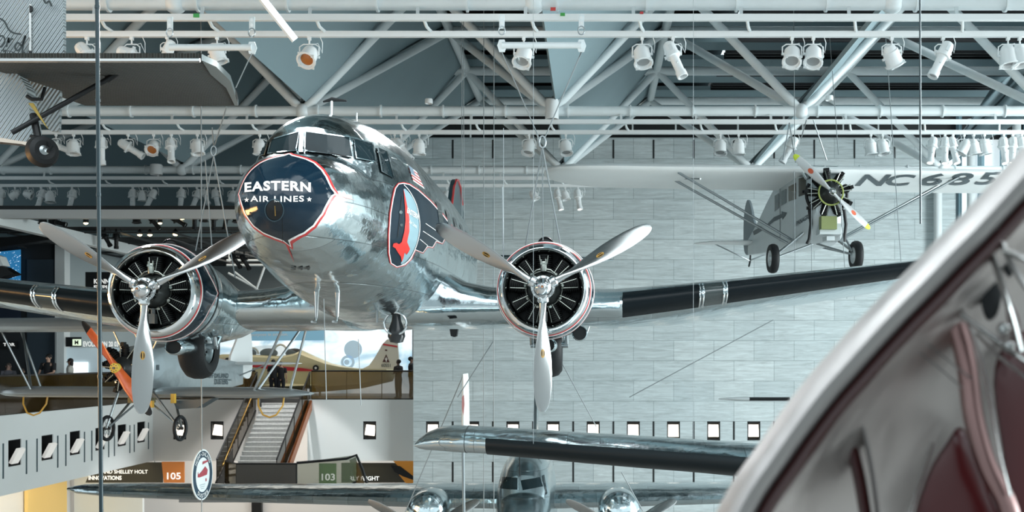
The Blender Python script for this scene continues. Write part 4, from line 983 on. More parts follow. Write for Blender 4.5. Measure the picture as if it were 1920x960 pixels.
# fuselage: box section tapering aft
def boxring(y, x0, x1, z0, z1, r=.06):
    r = min(r, (x1 - x0) * .4, (z1 - z0) * .4); out = []
    for cx_, cz_, a0 in ((x1 - r, z1 - r, 0), (x0 + r, z1 - r, 90), (x0 + r, z0 + r, 180), (x1 - r, z0 + r, 270)):
        for k in range(3): a = R(a0 + 45 * k); out.append(Vector((cx_ + r * math.cos(a), y, cz_ + r * math.sin(a))))
    return out
fr_ = [(.28, -.30, .30, -.62, .25, .2), (.5, -.42, .42, -.86, .36, .12), (.9, -.52, .52, -1.05, .50, .06), (1.5, -.56, .56, -1.12, .60, .06), (3.2, -.56, .56, -1.12, .60, .06), (4.4, -.46, .46, -1.05, .36, .05), (6.2, -.28, .28, -.93, .0, .04), (8.2, -.08, .08, -.78, -.3, .03)]
fv = MB().loft([boxring(*q) for q in fr_]); fbv = BVHTree.FromPolygons(fv.v, fv.f); fv.build('fuselage', SILV, fa, ang=30)
def fdeco(name, pts, m, off=.01, faces=None, bvx=None, L_=5):
    return onto(pts, faces or [tuple(range(len(pts)))], bvx or fbv, FMi, off, L_).build(name, m, fa, weld=False)
GL2 = mat('cabin_glass', (.03, .05, .05), .06, spec=.8)
fdeco('cabin_window', [(1498, 335), (1512, 331), (1512, 364), (1498, 369)], mat('tinted_glass', (.015, .018, .01), .06, spec=.8)); fdeco('cabin_window', [(1479, 350), (1493, 343), (1493, 373), (1479, 378)], mat('tan_glass', (.05, .035, .01), .06, spec=.8)); fdeco('cabin_window', [(1465, 359), (1475, 354), (1475, 380), (1465, 386)], GL2); fdeco('cabin_window', [(1453, 367), (1461, 362), (1461, 390), (1453, 397)], GL2)
fdeco('arrow_mark', [(1440, 419), (1452, 407), (1466, 401), (1466, 396), (1476, 399), (1468, 412), (1467, 408), (1452, 415), (1440, 425)], DGREY); fdeco('arrow_mark', [(1412, 434), (1428, 424), (1430, 432), (1414, 441)], DGREY)
v, f = textmesh('PANAGRA', .02); fdeco('lettering', [(1494 + 26 * p.x, 424 - 16 * p.x - 9 * p.y) for p in v], DGREY, .012, f, None, 4)
fdeco('door_seam', stroke([(1463, 350), (1463, 452)], .8)[0], DGREY, .01, stroke([(1463, 350), (1463, 452)], .8)[1])
# windscreen
MB().prism([(-.45, .62, .42), (.45, .62, .42), (.50, 1.15, .80), (-.50, 1.15, .80)], (0, .03, .02)).build('windscreen', GL2, fa)
for x in (-.46, -.15, .15, .46): MB().tube((x, .60, .40), (x * 1.08, 1.13, .80), .03, n=6).build('windscreen_frame', SILV, fa)
# wing
zw = .66
def wring(x, ch, y0, z=zw, th=.13): return airfoil(ch, th, y0, z, x, 12, .03, R(6))
wl = [(-6.75, .35, 1.75), (-6.68, .8, 1.4), (-6.45, 1.35, 1.05), (-6.0, 1.8, .85), (-5.2, 2.1, .75), (-3, 2.15, .72), (0, 2.15, .72), (3, 2.15, .72), (5.2, 2.1, .75), (6.0, 1.8, .85), (6.45, 1.35, 1.05), (6.7, .6, 1.6)]
wv = MB().loft([wring(*q) for q in wl]); wbv = BVHTree.FromPolygons(wv.v, wv.f); wv.build('wing', SILVL, fa, ang=35)
for s, x0, x1, top, bot in (('N', 1602, 1652, 327, 348), ('C', 1652, 1700, 327, 348), ('6', 1718, 1760, 325, 347.5), ('8', 1770, 1812, 324, 347), ('5', 1825, 1860, 323, 346)):
    v, f = textmesh(s, .025); w_ = x1 - x0
    pts = [(x0 + (w_ if s == 'N' else w_) * p.x + 20 * p.y, bot + (top - bot) * p.y) for p in v]
    onto(pts, f, wbv, FMi, .012, 6).build('lettering', DGREY, fa, weld=False)['label'] = 'dark outlined registration letter ' + s
# tail
MB().loft([airfoil(c, .08, y0, -.45, x, 8, 0) for x, c, y0 in ((-1.75, .3, 8.1), (-1.6, .7, 7.8), (-1.2, 1.05, 7.5), (0, 1.4, 7.2), (1.2, 1.05, 7.5), (1.6, .7, 7.8), (1.75, .3, 8.1))]).build('tailplane', SILVL, fa)
MB().prism([(-.03, y, z) for y, z in smooth([Vector(p) for p in ((7.3, -.3), (7.7, .25), (8.1, .75), (8.5, .95), (8.9, .6), (9.0, .0), (8.9, -.6), (8.3, -.75))], 3, True)], (.06, 0, 0)).build('fin', mat('grey_rudder', (.20, .24, .26), .45), fa)
for x in (-1.2, 1.2): MB().tube((x, 8.0, -.45), (0, 8.3, -.95), .02, n=6).build('tail_brace', STEEL, fa)
MB().path([(0, 8.2, -.8), (.02, 8.35, -1.0), (.05, 8.6, -1.1)], .03, 6).build('tail_skid', BLK, fa)
# wing struts
for s_ in (-1, 1):
    for yy in (.95, 1.9): MB().tube((s_ * .56, 1.3 + (yy - .95) * .6, -1.05), (s_ * 3.55, yy, zw - .10), .032, n=8).build('wing_strut', STEEL, fa)
    MB().tube((s_ * 3.0, .95, zw - .25), (s_ * 3.4, 1.9, zw - .1), .02, n=6).build('strut_brace', STEEL, fa)
# engine: nine finned black cylinders
en = MB().lathe([(0, -.02), (.10, -.02), (.13, .05), (.20, .12), (.24, .2), (.24, .4)], (0, 0, 0), (0, 1, 0), 24).build('engine_crankcase', mat('black_crankcase', (.02, .022, .022), .4, .3), fa)
for k in range(9):
    a = PI / 2 + 2 * PI * k / 9 + .1; u = Vector((math.cos(a), 0, math.sin(a)))
    pr = [(.09, .2)]
    for q in range(6): h0 = .22 + q * .035; pr += [(.088, h0), (.088, h0 + .014), (.072, h0 + .016), (.072, h0 + .03)]
    pr += [(.06, .45), (.0, .46)]
    mb = MB().lathe(pr, Vector((0, .28, 0)), u, 12); mb.box(Vector((0, .22, 0)) + u * .47, (.07, .12, .07), Matrix.Rotation(-a + PI / 2, 3, 'Y')); mb.box(Vector((0, .36, 0)) + u * .49, (.06, .08, .06))
    mb.build('cylinder', CYL, en)
    for dd in (-.12, .12):
        u2 = Vector((math.cos(a + dd), 0, math.sin(a + dd))); MB().tube(Vector((0, .12, 0)) + u2 * .22, Vector((0, .17, 0)) + u2 * .46, .010, n=6).build('pushrod', ROD, en)
MB().path([(.25 * math.cos(2 * PI * i / 28), .08, .25 * math.sin(2 * PI * i / 28)) for i in range(28)], .018, 6, closed=True).build('ring', mat('yellow_green_metal', (.35, .40, .12), .35, .5), en)
mb = MB(); mb.path([(.42 * math.cos(a), .42, .42 * math.sin(a)) for a in [R(150 + 240 * i / 24) for i in range(25)]], .035, 8); mb.path([(-.36, .42, -.28), (-.33, .40, -.6), (-.36, .42, -.9), (-.40, .45, -1.0)], .035, 8); mb.path([(.36, .42, -.3), (.40, .42, -.6), (.36, .42, -.95)], .035, 8)
mb.build('exhaust_collector', BLK, en)
MB().box((-.03, .2, -.60), (.32, .2, .26)).build('oil_cooler', mat('olive_cooler', (.22, .25, .10), .4, .3), en)
MB().bx(-.22, .30, .25, .55, -.98, -.72).build('engine_mount_panel', SILV, fa)
en.scale = (1.2, 1, 1.2)
# propeller of two blades
ph = MB().lathe([(0, -.16), (.05, -.15), (.07, -.08), (.09, -.06), (.09, .02)], (0, 0, 0), (0, 1, 0), 16).build('propeller_hub', HUBM, fa)
BL2 = [(.05, .10, .09, 60), (.15, .10, .07, 55), (.3, .15, .05, 45), (.5, .20, .035, 36), (.75, .215, .026, 28), (1.0, .20, .018, 24), (1.15, .16, .013, 22), (1.23, .11, .010, 21), (1.27, .05, .008, 21)]
YEL = mat('acid_yellow_paint', (.60, .72, .05), .4)
for k in range(2):
    MR = Matrix.Rotation(R(-42 + 180 * k + 90 - 90), 4, 'Y') if False else Matrix.Rotation(R(-47 + 180 * k), 4, 'Y')
    b = MB().loft([blade_ring(*q[:3], R(q[3])) for q in BL2]).xf(MR); b0 = b.build('propeller_blade', mat('pale_blade', (.62, .63, .63), .35, .7), ph)
    MB().loft([blade_ring(q[0] + .004, q[1] + .008, q[2] + .006, R(q[3])) for q in BL2[-3:]]).xf(MR).build('blade_tip', YEL, b0)
    bvb = BVHTree.FromPolygons(b.v, b.f); ctr = MR @ Vector((0, 0, .72)); rt = MR.to_3x3()
    v = [(.05 * math.cos(2 * PI * i / 18), .075 * math.sin(2 * PI * i / 18)) for i in range(18)]
    onto(v, [tuple(range(18))], bvb, None, .004, .05, ray=lambda p: (ctr + rt @ Vector((p[0], -1, p[1])), Vector((0, 1, 0)))).build('blade_decal', mat('orange_red_decal', (.55, .10, .04), .4), b0, weld=False)
# gear
for s_ in (-1, 1):
    wx_ = -1.42 if s_ < 0 else .68
    wp = FMi @ W(1449 if s_ < 0 else 1605, 485 if s_ < 0 else 479, 28.6)
    MB().tube((s_ * .50, 1.2, -1.0), wp + Vector((0, 0, .05)), .04, n=8).build('gear_leg', STEEL, fa); MB().tube((s_ * .05, 1.4, -1.1), wp, .025, n=8).build('gear_axle', STEEL, fa)
    MB().tube((s_ * .50, 2.4, -1.1), wp, .022, n=8).build('gear_brace', STEEL, fa); MB().tube((s_ * .50, .7, -.9), wp + Vector((-s_ * .1, 0, .1)), .03, n=8).build('gear_brace', STEEL, fa)
    ax = Vector((1, .0, 0))
    w_ = MB().lathe([(.20, -.08), (.27, -.10), (.335, -.085), (.36, -.03), (.36, .03), (.335, .085), (.27, .10), (.20, .08)], wp, Vector((1, -.25 * 0, 0)), 32).build('tyre', RUB, fa)
    MB().lathe([(0, -.07), (.05, -.09), (.08, -.05), (.19, -.055), (.215, -.085), (.215, .085), (.19, .055), (.08, .05), (.05, .09), (0, .07)], wp, (1, 0, 0), 24).build('wheel_disc', SILV, w_)
mb = MB(); mb.bx(-.02, .18, .35, .7, -1.12, -1.02); mb.build('step', SILV, fa)

# ================================================================ crop dusting biplane, lower left
bp_ = thing('biplane', 'silver biplane with orange two blade propeller and HUFF DALAND DUSTERS lettering, lower left', 'airplane', W(218, 690, 27), (0, 0, R(-9)))
BM = bp_.matrix_basis.copy(); BMi = BM.inverted()
br_ = [(.45, -.36, .36, -.42, .36, .2), (.8, -.45, .45, -.55, .50, .25), (1.6, -.46, .46, -.6, .58, .25), (2.6, -.44, .44, -.58, .52, .2), (3.6, -.36, .36, -.62, .34, .15), (5.0, -.24, .24, -.62, .20, .1), (6.3, -.08, .08, -.52, .1, .03)]
fv2 = MB().loft([boxring(*q) for q in br_]); bbv = BVHTree.FromPolygons(fv2.v, fv2.f); fv2.build('fuselage', mat('silver_sheet', (.45, .50, .52), .28, .8, bump=(2.5, .03)), bp_, ang=35)
for s_, x0, x1, yb, yt in (('HUFF DALAND', 385, 428, 709, 700), ('DUSTERS', 402, 427, 721, 710), ('INC', 428, 434, 714, 711), ('1', 293, 298, 694, 684)):
    v, f = textmesh(s_, .03); onto([(x0 + (x1 - x0) * p.x, yb + (yt - yb) * p.y) for p in v], f, bbv, BMi, .012, 4).build('lettering', DGREY, bp_, weld=False)
def bw(name, z, x0, x1, y0, ch, m, cut=.15):
    rr = []
    for x, k in ((x0, .25), (x0 + .12, .45), (x0 + .45, .8), (x0 + .9, 1), (0, 1), (x1 - .9, 1), (x1 - .45, .8), (x1 - .12, .45), (x1, .25)): rr.append(airfoil(ch * k, cut, y0 + ch * (1 - k) * .6, z, x, 10, .03))
    return MB().loft(rr).build(name, m, bp_, ang=35)
BWM = mat('grey_silver_fabric', (.36, .39, .40), .32, .7); bw('lower_wing', -.63, -4.1, 4.0, .9, 1.5, BWM, .17); bw('upper_wing', .98, -5.0, 5.0, .5, 2.2, BWM, .16)
for s_ in (-1, 1):
    xt = 3.25
    for (xa, ya, xb, yb) in ((3.0, 1.05, 3.55, .95), (3.05, 1.1, 3.6, 1.9), (3.45, 2.1, 3.7, 1.95)): MB().tube((s_ * (xa - .15), ya, -.58), (s_ * (xb + .1), yb, .98), .03, n=8).build('interplane_strut', STEEL, bp_)
    MB().tube((s_ * .4, .9, .45), (s_ * .65, .9, .95), .022, n=6).build('cabane_strut', STEEL, bp_); MB().tube((s_ * .4, 1.8, .45), (s_ * .65, 1.8, .95), .022, n=6).build('cabane_strut', STEEL, bp_)
    cx_ = -3.05 if s_ < 0 else 3.1
    MB().path([(cx_ - .33, 1.5, -.62), (cx_ - .31, 1.45, -.9), (cx_ - .17, 1.4, -1.12), (cx_, 1.4, -1.18), (cx_ + .17, 1.4, -1.12), (cx_ + .31, 1.45, -.9), (cx_ + .33, 1.5, -.62)], .022, 8).build('wing_tip_skid', mat('yellow_hoop', (.50, .30, .05), .35), bp_)
for a, b in (((.38, .6, .42), (.05, 1.2, 1.0)), ((.4, .8, -.35), (.9, .9, -.6))): pass
MB().loft([airfoil(c, .08, y0, .08, x, 8, 0) for x, c, y0 in ((-1.7, .35, 6.3), (-1.5, .8, 6.0), (-1.0, 1.05, 5.75), (0, 1.2, 5.6), (1.0, 1.05, 5.75), (1.5, .8, 6.0), (1.7, .35, 6.3))]).build('tailplane', SILVL, bp_)
MB().prism([(-.03, y, z) for y, z in smooth([Vector(p) for p in ((5.6, .1), (6.0, .7), (6.3, 1.1), (6.7, 1.15), (6.95, .8), (7.0, .0), (6.8, -.35), (6.3, -.25))], 3, True)], (.06, 0, 0)).build('rudder', SILVL, bp_)
for s_ in (-1, 1): MB().tube((s_ * .9, 6.2, .08), (0, 6.0, -.3), .018, n=6).build('tail_brace', STEEL, bp_)
en = MB().lathe([(0, .08), (.10, .1), (.13, .16), (.2, .22), (.22, .3), (.22, .5)], (0, 0, 0), (0, 1, 0), 20).build('engine_crankcase', mat('black_crankcase', (.02, .022, .022), .4, .3), bp_)
for k in range(9):
    a = PI / 2 + 2 * PI * k / 9; u = Vector((math.cos(a), 0, math.sin(a))); pr = [(.08, .18)]
    for q in range(5): h0 = .2 + q * .04; pr += [(.082, h0), (.082, h0 + .016), (.066, h0 + .018), (.066, h0 + .034)]
    pr += [(.05, .43), (0, .44)]
    mb = MB().lathe(pr, Vector((0, .38, 0)), u, 12); mb.box(Vector((0, .3, 0)) + u * .43, (.06, .12, .08), Matrix.Rotation(-a + PI / 2, 3, 'Y')); mb.build('cylinder', CYL, en)
    u2 = Vector((math.cos(a + .12), 0, math.sin(a + .12))); MB().tube(Vector((0, .22, 0)) + u2 * .2, Vector((0, .26, 0)) + u2 * .43, .010, n=6).build('pushrod', ROD, en)
ORG = mat('varnished_orange_blade', (.50, .10, .025), .25, noise=(4, .35)); 
en.scale = (1.28, 1, 1.28)
hb = MB().lathe([(0, -.10), (.09, -.10), (.115, -.085), (.115, .02), (0, .04)], (0, 0, 0), (0, 1, 0), 24).build('propeller_hub', mat('yellow_hub', (.62, .45, .06), .35), bp_)
mb = MB()
for k in range(8): a = 2 * PI * k / 8; mb.tube((.08 * math.cos(a), -.115, .08 * math.sin(a)), (.08 * math.cos(a), -.09, .08 * math.sin(a)), .012, n=6)
mb.tube((0, -.13, 0), (0, -.09, 0), .03, n=10); mb.build('hub_bolts', DGREY, hb)
BL3 = [(.0, .24, .16, 30), (.12, .21, .12, 35), (.3, .25, .07, 38), (.55, .30, .045, 33), (.85, .30, .032, 28), (1.1, .25, .022, 24), (1.22, .18, .018, 22), (1.32, .13, .014, 21), (1.37, .05, .010, 21)]
for k in range(2):
    MR = Matrix.Rotation(R(-38.5 + 180 * k), 4, 'Y')
    b0 = MB().loft([blade_ring(*q[:3], R(q[3])) for q in BL3]).xf(MR).build('propeller_blade', ORG, hb)
    MB().loft([blade_ring(q[0] + .004, q[1] + .008, q[2] + .006, R(q[3])) for q in BL3[-4:]]).xf(MR).build('blade_tip', BLK, b0)
for s_, px, py in ((-1, 201, 803), (1, 338, 803)):
    wp = BMi @ W(px, py, 27.4 if s_ < 0 else 27.2)
    for yy in (.8, 1.8): MB().tube((s_ * .4, yy, -.5), wp + Vector((0, (yy - 1.2) * .1, 0)), .03, n=8).build('gear_leg', STEEL, bp_)
    MB().tube((-s_ * .1, 1.2, -.62), wp, .025, n=8).build('gear_axle', STEEL, bp_)
    w_ = MB().path([wp + Vector((0, .265 * math.cos(2 * PI * i / 36), .265 * math.sin(2 * PI * i / 36))) for i in range(36)], .042, 10, closed=True)
    w_.v = [Vector((p.x, p.y, p.z)) for p in w_.v]; w_.xf(Matrix.Translation(wp) @ Matrix.Rotation(0, 4, 'Z') @ Matrix.Translation(-wp))
    wo_ = w_.build('tyre', RUB, bp_)
    sp_ = MB(); MRr = Matrix.Rotation(0, 3, 'Z')
    for k in range(20):
        a = 2 * PI * k / 20; e_ = MRr @ Vector((0, .235 * math.cos(a), .235 * math.sin(a))); sp_.tube(wp + MRr @ Vector((.05 if k % 2 else -.05, 0, 0)), wp + e_, .004, n=4)
    sp_.build('spokes', SATIN, wo_); MB().tube(wp - MRr @ Vector((.07, 0, 0)), wp + MRr @ Vector((.07, 0, 0)), .035, n=10).build('wheel_hub', BLK, wo_)
MB().box((.35, .8, -.86), (.22, .1, .16)).build('venturi_bracket', mat('ochre_metal', (.55, .33, .04), .4), bp_); MB().box((1.0, .75, -.72), (.10, .08, .22)).build('lamp_bracket', mat('ochre_metal', (.55, .33, .04), .4), bp_)
MB().prism([(.9, .9, -.78), (1.9, .9, -.72), (1.5, .9, -.95), (1.0, .9, -.98)], (0, .4, 0)).build('dust_hopper_vane', DGREY, bp_)
MB().box((-.12, 1.3, -.74), (.5, .4, .22)).build('hopper_outlet', mat('olive_hopper', (.16, .13, .05), .5), bp_)
# round sign hanging under the biplane
sg = thing('round_sign', 'oval looking white and dark blue round sign reading HUFF-DALAND DUSTER, hanging from a wire', 'sign', W(379, 890, 24), (0, 0, R(86)))
rs = .52
MB().lathe([(0, -.012), (rs, -.012), (rs, .012), (0, .012)], (0, 0, 0), (0, 1, 0), 48).build('sign_disc', mat('white_sign', (.78, .82, .82), .4), sg)
MB().lathe([(rs * .68, -.016), (rs * .94, -.016), (rs * .94, -.013)], (0, 0, 0), (0, 1, 0), 48).build('sign_band', mat('navy_sign', (.02, .05, .08), .4), sg)
def arc_text(s, r0, r1, a0, a1, par, m, flip=False):
    n_ = len(s)
    mb = MB()
    for i, ch in enumerate(s):
        if ch == ' ': continue
        a = R(a0 + (a1 - a0) * (i + .5) / n_); wd = R(abs(a1 - a0)) / n_ * (r0 + r1) / 2 * .75; v, f = textmesh(ch, .02)
        if ch in 'I-': wd *= .4
        u = Vector((math.cos(a), 0, math.sin(a))); t_ = Vector((math.sin(a), 0, -math.cos(a)))
        if flip: t_ = -t_; base = u * r1; up_ = -u
        else: base = u * r0; up_ = u
        hh = (r1 - r0) * (.3 if ch == '-' else 1); base = base + up_ * ((r1 - r0) * .35 if ch == '-' else 0)
        mb.add([base + t_ * ((p.x - .5) * wd) + up_ * (p.y * hh) + Vector((0, -.019, 0)) for p in v], f)
    return mb.build('lettering', m, par, weld=False)
arc_text('HUFF-DALAND', rs * .74, rs * .90, 150, 30, sg, WP); arc_text('DUSTER', rs * .74, rs * .90, 232, 308, sg, WP, True)
DR = mat('dusty_red', (.40, .06, .08), .4)
MB().prism([(-.26, -.02, -.03), (-.18, -.02, -.04), (.20, -.02, -.02), (.24, -.02, .08), (.12, -.02, .16), (-.05, -.02, .08), (-.22, -.02, .02), (-.25, -.02, .08)], (0, .004, 0)).build('sign_airplane', DR, sg)
MB().prism([(-.02, -.02, .21), (.28, -.02, .25), (.27, -.02, .28), (-.01, -.02, .27)], (0, .004, 0)).build('sign_wing', DR, sg)
MB().box((.16, -.018, -.12), (.05, .004, .06)).build('sign_wheel', DR, sg)
for k in range(3): MB().box((-.02, -.018, -.2 - k * .04), (.28 - k * .05, .003, .012)).build('sign_line', mat('grey_mark', (.35, .45, .48), .5), sg)

# ================================================================ twin engine airliner seen from the front at the bottom
b2 = thing('low_wing_airliner', 'silver low wing twin engine airliner seen from the front, cockpit at the bottom centre', 'airplane', W(980, 985, 28), (0, 0, R(1.2)))
B2M = b2.matrix_basis.copy(); B2i = B2M.inverted()
rings = []
for (y, zt_, zb_, w, e) in ((-.6, .12, -.9, .28, .9), (-.3, .38, -1.1, .5, .9), (.2, .62, -1.2, .62, .85), (.55, .72, -1.25, .66, .8), (.75, 1.12, -1.25, .67, .75), (1.1, 1.34, -1.25, .69, .8), (1.6, 1.50, -1.25, .74, .85), (3, 1.62, -1.2, .80, .9), (6, 1.55, -1.0, .74, .9), (9, 1.25, -.5, .45, .9), (12, .9, .2, .12, 1)):
    zm = 0.1; ring = []
    for j in range(36):
        a = 2 * PI * j / 36; ca, sa = math.cos(a), math.sin(a); ring.append(Vector((w * math.copysign(abs(ca) ** e, ca), y, zm + ((zt_ - zm) if sa > 0 else (zm - zb_)) * math.copysign(abs(sa) ** e, sa))))
    rings.append(ring)
f3 = MB().loft(rings); b2v = BVHTree.FromPolygons(f3.v, f3.f); f3.build('fuselage', mat('brushed_aluminium', (.52, .62, .65), .24, 1.0, bump=(1.2, .02), panels=((1, 2), 1.4, .6, .004, .5)), b2, ang=30)
def d2(name, pts, m, off=.01, f=None): return onto(pts, f or [tuple(range(len(pts)))], b2v, B2i, off, 5).build(name, m, b2, weld=False)
d2('cockpit_window', [(932, 898), (941, 894), (970, 896), (970, 918), (929, 915)], GLASSD); d2('cockpit_window', [(976, 901), (1012, 895), (1018, 912), (980, 919)], GLASSD)
d2('side_window', [(1016, 892), (1020, 890), (1026, 925), (1023, 928)], GLASSD); d2('window_post', stroke([(972, 864), (972, 919)], 3)[0], ALU, .014, stroke([(972, 864), (972, 919)], 3)[1])
MB().tube((-.1, .6, 1.1), (-.1, .6, 1.6), .012, n=6).build('aerial_mast', BLK, b2); MB().tube((.1, 2.2, 1.6), (.65, 2.3, 1.52), .05, .02, n=8).build('roof_aerial', BLK, b2)
for s_ in (-1, 1):
    MB().loft([airfoil(ch, .15, y0, z, s_ * x, 12, .02) for x, ch, y0, z in ((.3, 3.6, 1.6, .32), (3, 3.4, 1.7, .36), (7, 2.7, 2.0, .42), (10.8, 2.0, 2.4, .50), (11.7, 1.4, 2.7, .53), (12.1, .5, 3.1, .54))]).build('wing', ALUW, b2, ang=30)
    n_ = MB().lathe([(0, .25), (.15, .27), (.36, .35), (.48, .5), (.53, .8), (.52, 1.6), (.40, 2.6), (.25, 3.6)], (s_ * 2.35, 0, .22), (0, 1, 0), 28).build('nacelle', ALU, b2)
    for dq, ang in ((0, 62), (1, -62)):
        MR = Matrix.Translation((s_ * 2.35, -.05, -.10)) @ Matrix.Rotation(R(ang), 4, 'Y')
        MB().loft([blade_ring(q[0] * .85, q[1] * .85, q[2], R(q[3])) for q in BL]).xf(MR).build('propeller_blade', SATIN, b2)
    MB().lathe([(0, -.3), (.06, -.25), (.10, -.1), (.10, .3)], (s_ * 2.35, 0, -.10), (0, 1, 0), 16).build('propeller_hub', HUBM, b2)
fp = [(9.6, 1.0), (10.4, 2.2), (11.0, 3.0), (11.5, 3.25), (12.1, 3.0), (12.5, 2.0), (12.5, .8)]
MB().prism([(-.05, y, z) for y, z in fp], (.10, 0, 0)).build('fin', mat('fin_metal', (.40, .46, .48), .3, .9), b2)

# ================================================================ near wing with black boot, tip to the left
nw = thing('airplane_wing', 'polished wing with a broad black leading edge, tip pointing left below the right propeller', 'wing', W(775, 833, 17))
def nr(t):
    a = W(775 + t * 640, 822 + t * 20, 17 - 2.2 * t); ch = .35 + min(1, t * 6) * 1.3 + t * .9
    th = .10 + .05 * t
    return a, ch, th
rr = []
for px, yt, yb in ((777, 832, 838), (783, 824, 844), (795, 815, 849), (815, 808, 852), (840, 806, 855), (870, 807, 857), (910, 809, 859), (1000, 815, 867), (1100, 822, 877), (1200, 828, 886), (1300, 835, 894), (1400, 842, 904), (1500, 850, 914)):
    d = 17.2 - (px - 777) / 723 * 3.2; h = (yb - yt) * d / F; c = W(px, (yt + yb) / 2, d); ch = max(.5, h * 5.5)
    ring = []
    for p in airfoil(1, .5, 0, 0, 0, 20, .04): ring.append(Vector((c.x, c.y + p.y * ch * (1 if True else 0), c.z + p.z * h / .5)))
    rr.append(ring)
nwing = MB().loft(rr).build('wing_panel', ALUW, nw, world=True, ang=35)
rb_ = []
for px, yt, yb in ((909, 828, 859), (1000, 834, 868), (1100, 841, 878), (1200, 848, 887), (1300, 855, 895), (1400, 863, 905), (1500, 871, 915)):
    d = 17.2 - (px - 777) / 723 * 3.2
    i = [909, 1000, 1100, 1200, 1300, 1400, 1500].index(px); base = rr[6 + i]; n_ = len(base); z0 = W(px, yt, d).z
    pts = [p for k, p in enumerate(base) if 18 <= k <= 27]
    rb_.append([p + Vector((0, -.015, (.008 if k < 2 else -.008))) for k, p in enumerate(pts)])
MB().loft(rb_, closed=False).build('deicing_boot', mat('matt_black_boot', (.004, .008, .010), .42, spec=.15, bump=(4, .004)), nw, world=True)
MB().path(rr[5], .006, 5, closed=True).build('tip_seam', BLK, nw, world=True)
for px in (1000, 1300): tag(MB().tube(W(px, 832, 15.9), W(px, 832, 15.9) + Vector((0, 0, 8)), .003, n=5).build('suspension_wire', WIRE), 'thin vertical wire holding the polished wing, ' + ('near its tip' if px == 1000 else 'near the blurred cowl'), 'wire', 'suspension wires')
# white fin standing behind it
wf = thing('tail_fin', 'slender white tail fin rising above the polished wing, edge on', 'fin', W(868, 806, 24))
rr = []
for py, hw in ((701, .5), (705, 2.5), (715, 4), (740, 5), (770, 5.6), (806, 6), (830, 6)):
    c = W(868, py, 24); w = hw * 24 / F; rr.append([Vector((c.x + w * math.cos(a), c.y + .5 + .5 * math.sin(a), c.z)) for a in [2 * PI * k / 14 for k in range(14)]])
MB().loft(rr).build('fin_panel', mat('white_fin', (.72, .74, .74), .35), wf, world=True)
MB().prism([W(866, 745, 23.99), W(870, 740, 23.99), W(871, 758, 23.99), W(869, 780, 23.99), W(866, 765, 23.99)], (0, .01, 0)).build('red_marking', mat('pale_red_mark', (.55, .25, .25), .4), wf, world=True)
MB().tube(W(868, 820, 24.5), W(872, 1130, 24.5), .03, n=6).build('support', STEEL, wf, world=True)
# small wing tip at right
st_ = thing('rotor_blade', 'thin grey blade with black inboard part against the marble wall, right of centre', 'blade', W(1350, 748, 38))
for a, b, r0, r1, m, nm in ((1348, 1404, .02, .075, SILV, 'blade_tip'), (1404, 1480, .06, .06, BLK, 'blade_sleeve')):
    rr = []
    for k in range(6):
        t = k / 5; c = W(a + (b - a) * t, 748, 38); r_ = r0 + (r1 - r0) * math.sin(t * PI / 2); rr.append([Vector((c.x, c.y + 2.6 * r_ * math.sin(q), c.z + r_ * math.cos(q))) for q in [2 * PI * j / 12 for j in range(12)]])
    MB().loft(rr).build(nm, m, st_, world=True)

# ================================================================ corrugated tail of the trimotor, top left
def corr(name, c, sc_, rot, rough=.35, metal=.85, dist=.03):
    if name in _m: return _m[name]
    m = mat(name, c, rough, metal); n = m.node_tree.nodes; l = m.node_tree.links; b = n['Principled BSDF']
    t = n.new('ShaderNodeTexCoord'); mp = n.new('ShaderNodeMapping'); mp.inputs['Rotation'].default_value = rot; l.new(t.outputs['Object'], mp.inputs[0])
    w = n.new('ShaderNodeTexWave'); w.wave_type = 'BANDS'; w.bands_direction = 'X'; w.inputs['Scale'].default_value = sc_; l.new(mp.outputs[0], w.inputs['Vector'])
    bp = n.new('ShaderNodeBump'); bp.inputs['Distance'].default_value = dist; l.new(w.outputs['Fac'], bp.inputs['Height']); l.new(bp.outputs[0], b.inputs['Normal'])
    return m
tm = thing('trimotor_tail', 'corrugated silver aircraft tail with Ford lettering, tailplane and black tail wheel, top left', 'airplane', W(60, 240, 15.6))
CF = corr('corrugated_silver', (.60, .66, .68), 6.5, (0, R(-35), 0), .45, .75); CU = corr('corrugated_grey', (.045, .047, .040), 5.0, (0, 0, R(35)), .5, .3, .12)
def plate(name, pts, d, m, th=.05):
    return MB().prism([W(x, y, d if not callable(d) else d(y)) for x, y in pts], (0, th, 0)).build(name, m, tm, world=True)
plate('fin', [(-60, -40), (119, -40), (119, 128), (-60, 128)], 15.8, CF, .08); plate('rudder_post', [(54.5, 8), (58.5, 8), (58.5, 107), (54.5, 107)], 15.77, SATIN, .02); plate('hinge', [(55, 9), (60, 12), (60, 20), (55, 23)], 15.74, BLK, .03); plate('hinge', [(54, 95), (58, 95), (58, 107), (54, 107)], 15.74, BLK, .03)
plate('lower_rudder', [(50, 150), (113, 170), (113, 190), (111, 247), (96, 246), (60, 215)], 16.3, CF, .06); plate('rear_fuselage', [(-60, 100), (0, 125), (35, 140), (50, 165), (55, 205), (62, 240), (62, 272), (30, 266), (-60, 255)], 15.9, CF, .25)
hs = 3.86
sd = lambda y: hs * F / (VY - y)
sp2 = [(-60, 114), (378, 114), (405, 132), (432, 162), (444, 185), (447, 199), (160, 198), (120, 184), (92, 172), (84, 163), (50, 162), (28, 142), (-60, 120)]
MB().prism([W(x, y, sd(y)) for x, y in sp2], (0, 0, .10)).build('tailplane', CU, tm, world=True)
MB().path([W(-60, 113, 15.1), W(375, 113, 15.1)], .03, 6).build('tailplane_edge', SATIN, tm, world=True)
